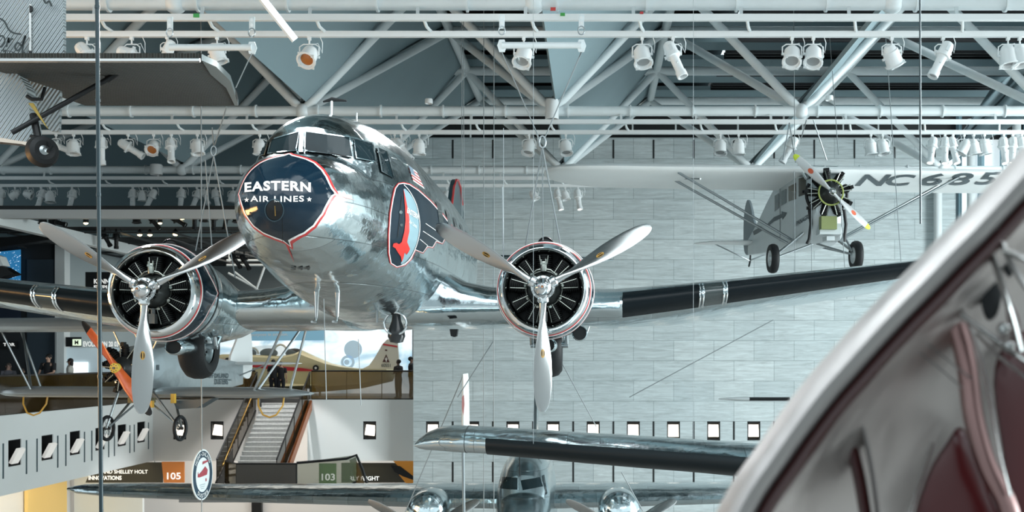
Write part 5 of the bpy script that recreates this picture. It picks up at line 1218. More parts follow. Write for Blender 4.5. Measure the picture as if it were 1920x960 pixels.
MB().prism([W(x, y, sd(y) - .02) for x, y in ((378, 113), (405, 125), (432, 152), (447, 198), (440, 198), (424, 165), (395, 140))], (0, 0, .08)).build('tailplane_tip', mat('tip_metal', (.42, .48, .48), .3, .8), tm, world=True)
MB().path([W(-60, 163, 17.0), W(430, 165, 16.9)], .012, 5).build('elevator_hinge_line', BLK, tm, world=True)
mb = MB().tube(W(22, 249, 15.6), W(208, 145, 16.0), .035, n=10); mb.tube(W(200, 149, 16), W(222, 139, 16), .05, .02, n=8); mb.build('tailplane_strut', BLK, tm, world=True)
wc = W(79, 284, 15.6)
tw = MB().lathe([(.06, -.09), (.13, -.115), (.185, -.09), (.215, 0), (.185, .09), (.13, .115), (.06, .09)], wc, Vector((1, -1.1, .1)), 28).build('tyre', RUB, tm, world=True)
MB().lathe([(0, -.11), (.03, -.12), (.065, -.10), (.07, 0), (.065, .10), (.03, .12), (0, .11)], wc, Vector((1, -1.1, .1)), 18).build('wheel_hub', STEEL, tm, world=True)
mb = MB(); mb.tube(W(62, 215, 15.8), W(72, 262, 15.7), .05, n=8); mb.path([W(58, 255, 15.7), W(85, 262, 15.6), W(98, 275, 15.5), W(90, 284, 15.4)], .025, 6); mb.path([W(50, 180, 15.8), W(60, 186, 15.8), W(78, 186, 15.8), W(84, 165, 15.9)], .025, 6); mb.build('tail_wheel_fork', BLK, tm, world=True)
MB().prism([W(53, 193, 15.7), W(62, 193, 15.7), (W(89, 241, 15.65))], (0, .02, 0)).build('yellow_gusset', mat('mustard_paint', (.30, .20, .02), .5), tm, world=True)
plate('tail_cone', [(-60, 250), (0, 258), (28, 263), (52, 266), (58, 275), (40, 270), (0, 266), (-60, 262)], 15.7, mat('copper_shine', (.6, .5, .42), .25, .9), .2)
def scr(pts, w, z=15.72): v, f = stroke(pts, w * 1.5); return MB().add([W(p[0], p[1], z) for p in v], f)
mk = mat('logo_black', (.01, .02, .022), .5)
for nm, pts, w in (('lettering', smooth([Vector(p) for p in ((-8, 88), (-2, 70), (6, 68), (9, 78), (2, 88), (-4, 84))], 4), 2.2), ('lettering', smooth([Vector(p) for p in ((12, 88), (15, 74), (17, 72), (16, 80), (21, 74), (25, 73))], 4), 2.4), ('lettering', smooth([Vector(p) for p in ((40, 86), (33, 80), (28, 88), (33, 95), (40, 88), (45, 72), (48, 68), (43, 88), (42, 100), (47, 98))], 4), 2.4),
                   ('lettering_flourish', smooth([Vector(p) for p in ((-4, 33), (8, 40), (16, 55), (26, 62), (40, 64))], 4), 2.2), ('lettering_flourish', smooth([Vector(p) for p in ((80, -5), (86, 6), (92, 2), (97, 12))], 4), 2.5)):
    scr(pts, w).build(nm, mk, tm, world=True)
v, f = textmesh('-MOTOR', .05, 1.3); MB().add([W(2 + 38 * p.x, 97 + 12 * p.x - 7 * p.y, 15.72) for p in v], f).build('lettering', mk, tm, world=True)
# ================================================================ exhibits and visitors in the galleries
# backlit mural behind the yellow jet
mm = bpy.data.materials.new('backlit_mural'); mm.use_nodes = True; n = mm.node_tree.nodes; l = mm.node_tree.links; b = n['Principled BSDF']
t = n.new('ShaderNodeTexCoord'); mp = n.new('ShaderNodeMapping'); mp.inputs['Scale'].default_value = (.35, 1, .6); l.new(t.outputs['Object'], mp.inputs[0])
nz = n.new('ShaderNodeTexNoise'); nz.inputs['Scale'].default_value = 1.4; nz.inputs['Detail'].default_value = 5; nz.inputs['Distortion'].default_value = .6; l.new(mp.outputs[0], nz.inputs['Vector'])
rp = n.new('ShaderNodeValToRGB'); rp.color_ramp.elements[0].position = .36; rp.color_ramp.elements[0].color = (.28, .46, .58, 1); rp.color_ramp.elements[1].position = .58; rp.color_ramp.elements[1].color = (.85, .93, .97, 1)
l.new(nz.outputs['Fac'], rp.inputs[0]); l.new(rp.outputs[0], b.inputs['Base Color']); l.new(rp.outputs[0], b.inputs['Emission Color']); b.inputs['Emission Strength'].default_value = .55
MD = 57.0; sM = F / MD
mu = thing('backlit_mural', 'bright backlit white and blue cloudy mural behind the yellow jet', 'mural', W(600, 755, MD))
MB().prism([W(395, 760, MD), W(772, 760, MD), W(772, 600, MD), W(395, 600, MD)], (0, .1, 0)).build('mural_panel', mm, mu, world=True)
BLU = mat('mural_blue', (.12, .28, .40), .4, emit=((.22, .42, .55), .30))
MB().prism([W(462, 639, MD - .03), W(608, 638, MD - .03), W(608, 600, MD - .03), W(462, 600, MD - .03)], (0, .02, 0)).build('blue_banner', BLU, mu, world=True)
text_on('purpose in aviation.', W(471, 632, MD - .05), W(540, 631, MD - .05), W(471, 625, MD - .05), bold=.01).build('lettering', WP, mu, world=True, weld=False)
GB = mat('mural_grey_blue', (.35, .48, .58), .4, emit=((.38, .52, .62), .28)); GBL = mat('mural_pale', (.75, .84, .9), .4, emit=((.85, .92, .96), .38))
for c, r0, r1, m, nm in (((652, 679), 13, 8, GB, 'mural_propeller_disc'), ((662, 655), 0, 17, GB, 'mural_cloud'), ((650, 679), 0, 5, GB, 'mural_hub')):
    p = W(c[0], c[1], MD - .04); MB().lathe([(r0 / sM, 0), (r1 / sM, 0)] if r0 else [(0, 0), (r1 / sM, 0)], p, (0, 1, 0), 24).build(nm, m, mu, world=True)
# yellow jet trainer
JD = 53.5
YJ = mat('cream_jet_paint', (.62, .56, .34), .35); RED = mat('red_band', (.50, .02, .03), .4)
jt = thing('jet_trainer', 'cream yellow two seat jet with red stripe, tail number 60551, behind the gallery railing', 'airplane', W(590, 755, JD))
def side(name, pts, th, m, d=JD, bev=True):
    """side outline given at depth d, lofted to a rounded body of thickness th"""
    c = [W(x, y, d) for x, y in pts]; cen = sum(c, Vector()) / len(c); rr = []
    for k, q in ((-1, .80), (-.7, .93), (-.3, 1), (.3, 1), (.7, .93), (1, .80)):
        rr.append([Vector((cen.x + (p.x - cen.x) * (1 - (1 - q) * .3), p.y + k * th / 2, cen.z + (p.z - cen.z) * q)) for p in c])
    return MB().loft(rr).build(name, m, jt, world=True, ang=50)
side('fuselage', [(380, 672), (400, 668), (420, 664), (450, 664), (470, 665), (500, 666), (530, 668), (556, 662), (566, 657), (590, 668), (620, 681), (650, 688), (680, 692), (740, 693), (743, 700), (735, 715), (680, 728), (600, 735), (500, 735), (420, 722), (380, 690)], 1.3, YJ)
MB().prism([W(x, y, JD - .1) for x, y in ((676, 693), (692, 685), (704, 668), (717, 645), (726, 636), (745, 639), (747, 665), (749, 694))], (0, .2, 0)).build('fin', mat('cream_fin', (.60, .58, .50), .4), jt, world=True)
MB().prism([W(x, y, JD - .115) for x, y in ((719, 644), (745, 648.5), (745, 651.5), (717.5, 647))], (0, .02, 0)).build('fin_red_band', RED, jt, world=True)
MB().prism([W(x, y, JD - .115) for x, y in ((724, 664), (730.5, 679.5), (717, 679))], (0, .02, 0)).build('triangle_emblem', mat('maroon_emblem', (.06, .015, .015), .4), jt, world=True)
MB().prism([W(x, y, JD - .13) for x, y in ((724, 669), (725.3, 672.5), (727.5, 673), (725.3, 674.3), (725, 678), (723.6, 678), (722.8, 674.3), (720.8, 673), (722.8, 672.5))], (0, .01, 0)).build('triangle_emblem_figure', WP, jt, world=True)
MB().prism([W(x, y, JD - .115) for x, y in ((722, 655), (726, 655.5), (726, 658), (722, 658))], (0, .02, 0)).build('fin_badge', mat('maroon_emblem', (.06, .015, .015), .4), jt, world=True)
text_on('60551', W(715, 688, JD - .13), W(732, 688.5, JD - .13), W(715, 681.5, JD - .13), bold=.02).build('lettering', DGREY, jt, world=True, weld=False)
rr = [W(x, y, JD - .69) for x, y in ((395, 670), (420, 673), (450, 677), (490, 682), (530, 687), (566, 690), (590, 694), (590, 696), (560, 696), (520, 694), (480, 689), (440, 684), (395, 678))]
MB().prism(rr, (0, .03, 0)).build('red_stripe', RED, jt, world=True)
p = W(592, 690, JD - .72); MB().lathe([(0, 0), (.14, 0)], p, (0, 1, 0), 20).build('roundel', BLK, jt, world=True); MB().lathe([(0, -.01), (.06, -.01)], p, (0, 1, 0), 5).build('roundel_star', WP, jt, world=True)
CAN = mat('canopy_glass', (.5, .6, .62), .05, alpha=.25, spec=.8)
side('canopy', [(456, 664), (466, 656), (480, 649), (500, 647), (530, 649), (552, 656), (564, 662), (552, 668), (470, 668)], .7, CAN)
for x, y, r_ in ((474, 664, 10), (526, 660, 12)):
    p0 = W(x, y, JD); MB().path([p0 + Vector((r_ / 41 * math.cos(a), 0, r_ / 41 * 1.15 * math.sin(a))) for a in [PI * k / 14 for k in range(15)]], .05, 8).build('canopy_bow', mat('cream_fin', (.6, .58, .5), .4), jt, world=True)
for x in (464, 504, 552): MB().ball(W(x, 662, JD), (.42, .3, .22), 12, 8).build('cockpit_seat', BLK, jt, world=True)
MB().loft([airfoil(c, .06, 0, 0, x, 6, 0) for x, c in ((0, 2.4), (2.2, 1.2))]).xf(Matrix.Translation(W(505, 722, JD - .6)) @ Matrix.Rotation(R(-90), 4, 'Z')).build('wing', YJ, jt)
for o in [x for x in bpy.data.objects if x.parent == jt and x.name.startswith('wing')]: o.location = -Vector(jt.location)
for x in (470, 600): MB().tube(W(x, 730, JD), W(x, 750, JD), .05).build('display_stand', STEEL, jt, world=True)
# exhibition wall panels and signs
def sign(name, label, cat, pts, d, m, txt=(), th=.06):
    t = thing(name, label, cat, W(pts[0][0], pts[0][1], d)); MB().prism([W(x, y, d) for x, y in pts], (0, th, 0)).build('panel', m, t, world=True)
    for (s, x0, x1, yb, yt, mt, bo) in txt: text_on(s, W(x0, yb, d - .03), W(x1, yb, d - .03), W(x0, yt, d - .03), bold=bo).build('lettering', mt, t, world=True, weld=False)
    return t
SW = mat('sign_white_letters', (.85, .85, .82), .4, emit=((1, 1, .97), .35)); DOL = mat('dark_olive_sign', (.028, .024, .012), .4)
s1 = sign('wayfinding_sign', 'dark sign reading AND SHELLEY HOLT INNOVATIONS 105 with an orange end', 'sign', [(160, 905), (305, 905), (305, 867), (178, 867)], 49.12, DOL, [('AND SHELLEY HOLT', 190, 277, 888, 881, SW, .02), ('INNOVATIONS', 166, 228, 900, 892, SW, .03)])
MB().prism([W(x, y, 49.07) for x, y in ((303, 866), (345, 866), (345, 905), (307, 905))], (0, .1, 0)).build('orange_end', mat('orange_panel', (.50, .16, .03), .5, emit=((.5, .16, .03), .15)), s1, world=True)
text_on('105', W(313, 899, 49.02), W(339, 899, 49.02), W(313, 886, 49.02), bold=.02).build('lettering', SW, s1, world=True, weld=False)
for x in (200, 290): MB().tube(W(x, 868, 49.15), W(x, 860, 49.15), .02).build('hanger_rod', STEEL, s1, world=True)
s2 = sign('wayfinding_sign', 'dark sign reading 103 EARLY FLIGHT below the far gallery', 'sign', [(655, 905), (775, 905), (775, 868), (655, 868)], 49.12, DOL, [('EARLY FLIGHT', 643, 711, 901, 893, SW, .02)])
MB().prism([W(x, y, 49.07) for x, y in ((598, 907), (630, 907), (630, 869), (598, 869))], (0, .1, 0)).build('green_number_panel', mat('green_panel', (.06, .14, .025), .5), s2, world=True)
MB().prism([W(x, y, 49.08) for x, y in ((640, 905), (657, 905), (657, 868), (640, 868))], (0, .1, 0)).build('panel', DOL, s2, world=True)
text_on('103', W(603, 901, 49.02), W(628, 901, 49.02), W(603, 888, 49.02), bold=.02).build('lettering', SW, s2, world=True, weld=False)
for x in (660, 760): MB().tube(W(x, 869, 49.15), W(x, 860, 49.15), .02).build('hanger_rod', STEEL, s2, world=True)
MB().prism([W(x, y, 49.04) for x, y in ((735, 862), (775, 862), (775, 918), (760, 905), (748, 890), (752, 880))], (0, .02, 0)).build('orange_graphic', mat('orange_graphic', (.50, .20, .02), .5, emit=((.5, .2, .02), .12)), s2, world=True)
MB().prism([W(x, y, 49.0) for x, y in ((732, 872), (750, 874), (775, 893), (775, 900), (755, 893), (740, 885))], (0, .02, 0)).build('black_bird_graphic', BLK, s2, world=True)
sign('wall_sign', 'small black sign reading KENN and EXPL, left of the left propeller hub', 'sign', [(160, 545), (206, 545), (206, 510), (160, 510)], 46, BLK, [('KENN', 176, 205, 532, 523, SW, .03), ('EXPL', 176, 205, 542, 535, SW, .03)])
sign('wall_sign', 'white lettered sign on the upper gallery wall behind the orange propeller', 'sign', [(123, 650), (152, 650), (152, 632), (123, 632)], 47.2, BLK, [('EVOLUTION 20 03', 156, 222, 650, 640, SW, .03)])
t = sign('exit_sign', 'small pale green lit sign on the black panel above visitors', 'sign', [(136, 648), (151, 648), (151, 636), (136, 636)], 47.1, mat('pale_green_lit', (.7, .8, .6), .4, emit=((.8, .95, .7), .5)), [('M', 140, 147, 646, 638, BLK, .02)])
sign('wall_sign', 'white letters TOR on the dark exhibition wall, far left', 'sign', [(0, 654), (32, 654), (32, 640), (0, 640)], 47.3, BLK, [('TOR', 6, 28, 649, 643, SW, .03)])
sign('light_box', 'bright white rectangular light box behind the standing visitor', 'poster', [(134, 705), (164, 705), (164, 679), (134, 679)], 47.52, mat('white_light_box', (.9, .9, .9), .4, emit=((.95, .98, 1), .6)))
sign('light_box', 'pale blue lit display wall behind the orange propeller', 'poster', [(121, 750), (250, 750), (250, 652), (121, 652)], 47.6, mat('pale_blue_display', (.5, .6, .64), .4, emit=((.60, .74, .80), .16)))
sign('wall_panel', 'tall pale panel left of the display wall', 'panel', [(106, 708), (120, 708), (120, 600), (106, 600)], 47.2, WALLW)
# blue star field screen
sf = thing('star_screen', 'blue screen with white streaking stars in the dark left gallery', 'screen', W(20, 600, 47.2)); 
MB().prism([W(-20, 528, 47.2), W(38, 528, 47.2), W(38, 468, 47.2), W(-20, 474, 47.2)], (0, .05, 0)).build('screen_panel', mat('blue_screen', (.02, .12, .28), .3, emit=((.02, .14, .30), .6)), sf, world=True)
MB().prism([W(-20, 600, 47.2), W(38, 600, 47.2), W(38, 575, 47.2), W(-20, 575, 47.2)], (0, .05, 0)).build('screen_panel', mat('dark_blue_screen', (.01, .02, .04), .3), sf, world=True)
random.seed(5); stm = MB()
for k in range(70):
    x, y = random.uniform(0, 36), random.uniform(472, 526); a = math.atan2(y - 560, x + 10); ln = random.uniform(.5, 5) if random.random() < .4 else .6
    q = stroke([(x, y), (x + ln * abs(math.cos(a)) + .3, y - ln * abs(math.sin(a)) * .5)], .7); stm.add([W(p[0], p[1], 47.17) for p in q[0]], q[1])
stm.build('star_streaks', mat('star_white', (.8, .9, 1), .4, emit=((.8, .92, 1), .8)), sf, world=True, weld=False)['kind'] = 'stuff'
t = thing('dark_aircraft_wing', 'dark wing edge with a row of pale dots in the left gallery', 'wing', W(40, 460, 42)); MB().prism([W(x, y, 42) for x, y in ((-20, 468), (8, 462), (95, 449), (98, 444), (60, 440), (-20, 466 - 18))], (0, .5, 0)).build('wing_panel', BLK, t, world=True)
tt = thing('spacecraft_model', 'black faceted shape with a white top at the left edge', 'model', W(0, 525, 40)); MB().prism([W(x, y, 40) for x, y in ((-30, 500), (3, 499), (26, 513), (10, 517), (0, 521), (-30, 521))], (0, .6, 0)).build('hull', BLK, tt, world=True); MB().prism([W(x, y, 39.9) for x, y in ((-30, 470), (-2, 480), (6, 498), (-30, 500))], (0, .5, 0)).build('white_top', WALLW, tt, world=True)
# ---------------------------------------------------------------- visitors
def person(px, py_feet, h_px, d, label, shirt, legs, hair, face=0, arm='down', skin=(.35, .2, .14), long_hair=False, bag=False):
    """px centre, feet at py, height in px, at depth d, face = yaw (0 = towards the viewer)"""
    p = W(px, py_feet, d); H = h_px * d / F
    t = thing('person', label, 'person', p, (0, 0, R(face)), group=None); k = H / 1.75
    sk = mat('skin_%d' % int(skin[0] * 100), skin, .6)
    V = lambda x, y, z: Vector((x * k, y * k, z * k))
    def skinned(name, verts, edges, rad, m, root=0):
        me = bpy.data.meshes.new(name); me.from_pydata([tuple(v) for v in verts], edges, []); o = bpy.data.objects.new(name, me); col.objects.link(o); o.parent = t
        md = o.modifiers.new('skin', 'SKIN'); 
        for i, r_ in enumerate(rad): me.skin_vertices[0].data[i].radius = (r_[0] * k, r_[1] * k) if isinstance(r_, tuple) else (r_ * k, r_ * k)
        me.skin_vertices[0].data[root].use_root = True
        sb = o.modifiers.new('sub', 'SUBSURF'); sb.levels = 1; sb.render_levels = 1; me.materials.append(m); md.use_smooth_shade = True
        return o
    def mk(name, verts, edges, rad, m):
        me = bpy.data.meshes.new(name); me.from_pydata([tuple(v) for v in verts], edges, [])
        o = bpy.data.objects.new(name, me); col.objects.link(o)
        md = o.modifiers.new('skin', 'SKIN'); md.use_smooth_shade = True
        return o, me
    if arm == 'lean': la = [(-.22, 0, 1.42), (-.27, -.10, 1.16), (-.12, -.32, 1.08)]; ra = [(.22, 0, 1.42), (.28, -.08, 1.14), (.10, -.32, 1.06)]
    elif arm == 'phone': la = [(-.2, 0, 1.40), (-.25, -.02, 1.12), (-.10, -.26, 1.14)]; ra = [(.2, 0, 1.40), (.25, -.02, 1.12), (.06, -.28, 1.16)]
    elif arm == 'fold': la = [(-.2, 0, 1.40), (-.28, -.02, 1.14), (.02, -.18, 1.12)]; ra = [(.2, 0, 1.40), (.28, -.02, 1.14), (-.02, -.20, 1.16)]
    else: la = [(-.2, 0, 1.42), (-.25, .02, 1.13), (-.24, -.05, .88)]; ra = [(.2, 0, 1.42), (.25, .02, 1.13), (.24, -.05, .88)]
    vs = [(0, 0, .95), (0, .0, 1.15), (0, 0, 1.36), (0, 0, 1.47), (0, -.01, 1.54), (0, -.01, 1.63), (0, 0, 1.72),
          (-.10, 0, .88), (-.11, -.01, .48), (-.11, .03, .09), (-.11, -.12, .03), (.10, 0, .88), (.11, -.01, .48), (.11, .03, .09), (.11, -.12, .03)] + la + ra
    es = [(0, 1), (1, 2), (2, 3), (3, 4), (4, 5), (5, 6), (0, 7), (7, 8), (8, 9), (9, 10), (0, 11), (11, 12), (12, 13), (13, 14), (2, 15), (15, 16), (16, 17), (2, 18), (18, 19), (19, 20)]
    rd = [(.15, .10), (.14, .10), (.17, .11), (.06, .06), (.055, .055), (.085, .095), (.06, .07), (.09, .09), (.06, .06), (.04, .045), (.035, .03), (.09, .09), (.06, .06), (.04, .045), (.035, .03), .05, .04, .03, .05, .04, .03]
    o = bpy.data.objects.new('body', bpy.data.meshes.new('body')); me = o.data; me.from_pydata([(x * k, y * k, z * k) for x, y, z in vs], es, []); col.objects.link(o); o.parent = t
    o.modifiers.new('skin', 'SKIN').use_smooth_shade = True
    for i, r_ in enumerate(rd):
        sv = me.skin_vertices[0].data[i]; sv.radius = (r_[0] * k, r_[1] * k) if isinstance(r_, tuple) else (r_ * k, r_ * k); sv.use_root = i == 0
    sb = o.modifiers.new('sub', 'SUBSURF'); sb.levels = 1; sb.render_levels = 2; me.materials.append(sk)
    # clothing: shells a little larger than the body
    def ring(z, w, dp, x=0, y=0, n_=14): return [V(x + w * math.cos(2 * PI * j / n_), y + dp * math.sin(2 * PI * j / n_), z) for j in range(n_)]
    sh = MB().loft([ring(.90, .175, .135), ring(1.0, .17, .13), ring(1.18, .165, .128), ring(1.34, .195, .135), ring(1.43, .17, .11), ring(1.48, .08, .08)])
    for A in (la, ra): 
        a, b_, c_ = [V(*q) for q in A]; sh.path([V(A[0][0] * .7, 0, 1.40), a, a.lerp(b_, .75)], [.075 * k, .075 * k, .062 * k], 10)
    sh.build('shirt', mat('shirt_%02d%02d%02d' % tuple(int(q * 99) for q in shirt), shirt, .8), t)
    tr_ = MB()
    for s_ in (-1, 1): tr_.path([V(s_ * .085, 0, .95), V(s_ * .10, 0, .86), V(s_ * .11, -.01, .48), V(s_ * .11, .03, .08)], [.10 * k, .108 * k, .076 * k, .062 * k], 12)
    tr_.build('trousers', mat('trousers_%02d%02d%02d' % tuple(int(q * 99) for q in legs), legs, .8), t)
    so = MB()
    for s_ in (-1, 1): so.ball(V(s_ * .11, -.04, .04), (.05 * k, .13 * k, .045 * k), 10, 6)
    so.build('shoes', BLK, t)
    hm = mat('hair_%02d' % int(hair[0] * 99), hair, .7)
    hr = MB().ball(V(0, .025, 1.665), (.098 * k, .11 * k, .10 * k), 12, 8)
    if long_hair: hr.ball(V(0, .06, 1.56), (.10 * k, .07 * k, .15 * k), 12, 8)
    hr.build('hair', hm, t)
    nz_ = MB().ball(V(0, -.105, 1.61), (.014 * k, .02 * k, .025 * k), 8, 6); nz_.build('nose', sk, t)
    ey = MB(); ey.ball(V(-.035, -.092, 1.64), .011 * k, 6, 4); ey.ball(V(.035, -.092, 1.64), .011 * k, 6, 4); ey.build('eyes', BLK, t)
    for s_ in (-1, 1): MB().ball(V(s_ * .092, 0, 1.62), (.014 * k, .025 * k, .03 * k), 8, 6).build('ear', sk, t)
    for A in (la, ra):
        w_ = Vector(A[2]); dr_ = (Vector(A[2]) - Vector(A[1])).normalized(); sd_ = dr_.cross(Vector((0, 0, 1))); sd_ = sd_.normalized() if sd_.length > .1 else Vector((1, 0, 0))
        hd = MB().ball((w_ + dr_ * .05) * k, (.03 * k, .035 * k, .03 * k), 8, 6)
        for q in range(4): f0 = w_ + dr_ * .07 + sd_ * (q - 1.5) * .018; hd.path([f0 * k, (f0 + dr_ * (.045 + .006 * (q in (1, 2)))) * k, (f0 + dr_ * .07 + Vector((0, 0, -.02))) * k], [.009 * k, .008 * k, .006 * k], 6)
        f0 = w_ + dr_ * .03 + sd_ * .035; hd.path([f0 * k, (f0 + sd_ * .02 + dr_ * .04) * k], [.010 * k, .008 * k], 6)
        hd.build('hand', sk, t)
    if bag: MB().box(V(.24, -.1, 1.0), (.16 * k, .05 * k, .12 * k)).build('paper', WP, t)
    return t
fz_ = lambda d: VY + (CZ - UF) * F / d
dk = (.01, .01, .012)
person(91, fz_(41.5), 98, 41.5, 'person in a black t-shirt leaning on the left gallery railing, head turned left', dk, dk, (.01, .008, .006), -15, 'lean', (.5, .3, .22))
person(131, fz_(44.5), 84, 44.5, 'person in a white top looking at a phone behind the left railing', (.62, .60, .55), (.03, .028, .025), (.015, .01, .01), -70, 'phone', (.22, .11, .07), True)
person(65, fz_(43) + 26, 72, 43, 'small seated-height child with dark hair behind the left railing', (.15, .08, .07), dk, (.02, .01, .008), 0, 'down', (.45, .26, .18), True)
person(42, fz_(43) + 10, 78, 43, 'person in a pale turquoise top crossed by the biplane struts', (.30, .52, .56), (.04, .05, .07), (.05, .03, .02), 150, 'down', (.45, .28, .2))
person(16, fz_(42) + 4, 84, 42, 'person in a grey jacket at the far left of the gallery', (.12, .12, .14), dk, (.08, .06, .05), 20, 'down', (.4, .25, .2), True)
person(747, fz_(49.8), 73, 49.8, 'silhouetted person with short curly hair at the far railing, left of two', (.018, .016, .015), dk, (.01, .008, .008), -120, 'fold', (.12, .07, .05))
person(771, fz_(49.9), 78, 49.9, 'silhouetted person holding a white paper at the marble wall, right of two', dk, dk, (.01, .008, .008), 100, 'phone', (.25, .14, .10), False, True)
person(513, fz_(50.5), 72, 50.5, 'person in a black t-shirt seen from behind at the stair top, left of a couple', dk, (.012, .014, .02), (.01, .008, .008), 175, 'down', (.3, .17, .12))
person(527, fz_(50.5), 68, 50.5, 'smaller person in dark clothes seen from behind, right of the couple at the stair', dk, (.02, .014, .014), (.01, .008, .008), 180, 'down', (.45, .28, .2))
person(427, fz_(50.5), 75, 50.5, 'person in a dark red top beyond the biplane tail, left of the tail fin', (.10, .01, .015), dk, (.01, .008, .008), 170, 'down', (.3, .17, .12))
person(466, fz_(50.5), 66, 50.5, 'person in black beyond the biplane tail, right of the tail fin', dk, dk, (.02, .015, .01), 170, 'down', (.4, .24, .17))
# ---------------------------------------------------------------- wires, pole, spreader bars
def wire(name, label, cat, pts, r, m=WIRE, n=5):
    t = tag(MB().path([Vector(p) for p in pts], r, n).build(name, m), label, cat, 'suspension wires'); return t
pl = thing('dark_pole', 'thick dark teal suspension pole running full height near the left', 'pole', W(188, 960, 11))
PM = mat('dark_teal_pole', (.018, .032, .038), .3, .3)
MB().tube(W(182, -20, 11), W(190, 1000, 11), .019, n=14).build('pole_tube', PM, pl, world=True)
for y in (13, 188, 365, 540, 706): MB().tube(W(182.2 + y * .0077, y - 3, 11), W(182.2 + y * .0077, y + 3, 11), .023, n=14).build('pole_joint', PM, pl, world=True)
lw_ = [(1725, 0, 1726, 420, 9, .008, 'dark vertical cable at right in front of the NC lettering', PM), (377, 0, 378, 845, 23.8, .013, 'vertical wire carrying the round sign', WIRE), (378, 935, 378, 1000, 23.8, .012, 'wire leaving the bottom of the round sign', WIRE),
       (942, 350, 944, 500, 17, .010, 'left vertical wire beside the right engine', WIRE), (944, 240, 944, 520, 18, .005, 'taut wire rising above the right propeller blade', WIRE),
       (907, 0, 907, 960, 26, .010, 'thin vertical wire over the bottom cockpit, left', WIRE), (926, 0, 926, 960, 26, .010, 'thin vertical wire over the bottom cockpit, right', WIRE), (866, 30, 866, 510, 26, .009, 'thin vertical wire left of the right engine', WIRE), (869, 30, 870, 510, 26.5, .009, 'second thin vertical wire left of the right engine', WIRE),
       (1488, 0, 1490, 280, 27, .009, 'thin vertical wire above the high wing plane', WIRE), (1555, 60, 1572, 290, 27, .009, 'thin wire falling to the high wing plane', WIRE), (1660, 60, 1690, 500, 27, .010, 'thin wire slanting past the NC lettering', WIRE),
       (1489, 320, 1491, 560, 27, .007, 'thin wire falling from the high wing plane, left', WIRE), (1521, 330, 1522, 540, 27, .007, 'thin wire falling from the high wing plane, middle', WIRE), (1575, 370, 1588, 560, 27, .009, 'thin wire falling from the high wing plane, right', WIRE),
       (607, 560, 612, 750, 15.5, .006, 'thin wire hanging below the airliner left of the ring aerial', WIRE), (672, 636, 677, 760, 15.5, .006, 'thin wire hanging below the ring aerial', WIRE),
       (870, 700, 760, 960, 25, .011, 'slanting stay wire left of the bottom cockpit', WIRE), (1045, 665, 1118, 800, 20, .010, 'slanting stay wire right of the right propeller', WIRE), (925, 640, 858, 745, 20, .009, 'slanting stay wire left of the right propeller', WIRE), (1165, 885, 1205, 958, 24, .012, 'slanting stay wire at the right bottom nacelle', WIRE), (1180, 745, 1450, 600, 40, .018, 'long faint wire rising to the right across the marble', WIRE)]
for x0, y0, x1, y1, d, r_, lab, m in lw_: wire('suspension_wire', lab, 'wire', [W(x0, y0, d), W(x1, y1, d)], r_, m)
# spreader bars with shackles
def spreader(x0, x1, y, d, lab, tips):
    t = thing('spreader_bar', lab, 'bar', W((x0 + x1) / 2, y, d)); s_ = d / F
    MB().tube(W(x0, y, d), W(x1, y, d), 6.2 * s_, n=14).build('bar_tube', TW, t, world=True)
    for x in (x0, x1):
        MB().prism([W(x - 5, y - 11, d), W(x + 5, y - 11, d), W(x + 9, y, d), W(x + 5, y + 12, d), W(x - 5, y + 12, d), W(x - 9, y, d)], (0, .04, 0)).build('end_plate', TW, t, world=True)
        MB().prism([W(x - 5, y - 58, d), W(x + 5, y - 58, d), W(x + 5, y - 32, d), W(x - 5, y - 32, d)], (0, .04, 0)).build('hanger_plate', TW, t, world=True)
        for yy in (-52, -42): MB().tube(W(x, y + yy, d - .01), W(x, y + yy, d + .05), 3 * s_, n=10).build('bolt', WHITE2, t, world=True)
        MB().path([W(x + 6 * math.cos(a), y - 28 + 8 * math.sin(a), d) for a in [2 * PI * k / 14 for k in range(14)]], 1.2 * s_, 6, closed=True).build('shackle', STEEL, t, world=True)
    for (xa, ya, xb, yb) in tips: MB().tube(W(xa, ya, d), W(xb, yb, d), 1.1 * s_, n=6).build('sling_wire', WIRE, t, world=True)
spreader(941, 1090, 85, 19.6, 'white spreader bar hanging from the nearest truss above the right engine', [(941, 98, 1012, 262), (1090, 98, 1020, 262), (1090, 98, 1086, 108)])
spreader(318, 472, 89, 19.6, 'white spreader bar hanging from the nearest truss above the left engine', [(472, 100, 442, 165)])
sl_ = thing('hoist_sling', 'steel link with three wires carrying the right engine', 'sling', W(1017, 268, 16.6))
MB().path([W(1017 + 6 * math.cos(a), 266 + 11 * math.sin(a), 16.6) for a in [2 * PI * k / 16 for k in range(16)]], .014, 6, closed=True).build('link', STEEL, sl_, world=True)
for xb, yb in ((985, 462), (1018, 450), (1052, 465)): MB().tube(W(1017, 277, 16.6), W(xb, yb, 17.4), .010, n=6).build('sling_wire', WIRE, sl_, world=True)
s2_ = thing('hoist_sling', 'steel link with wires carrying the left engine', 'sling', W(402, 285, 16.6))
MB().path([W(401 + 5 * math.cos(a), 283 + 9 * math.sin(a), 16.6) for a in [2 * PI * k / 16 for k in range(16)]], .012, 6, closed=True).build('link', STEEL, s2_, world=True)
for xa, ya, xb, yb in ((401, 292, 367, 470), (401, 292, 441, 520), (398, 240, 401, 275), (425, 200, 402, 275), (385, 300, 398, 470)): MB().tube(W(xa, ya, 16.6), W(xb, yb, 17.2), .009, n=6).build('sling_wire', WIRE, s2_, world=True)
s3_ = thing('hoist_sling', 'dark slings at the centre of the high wing plane', 'sling', W(1482, 225, 28))
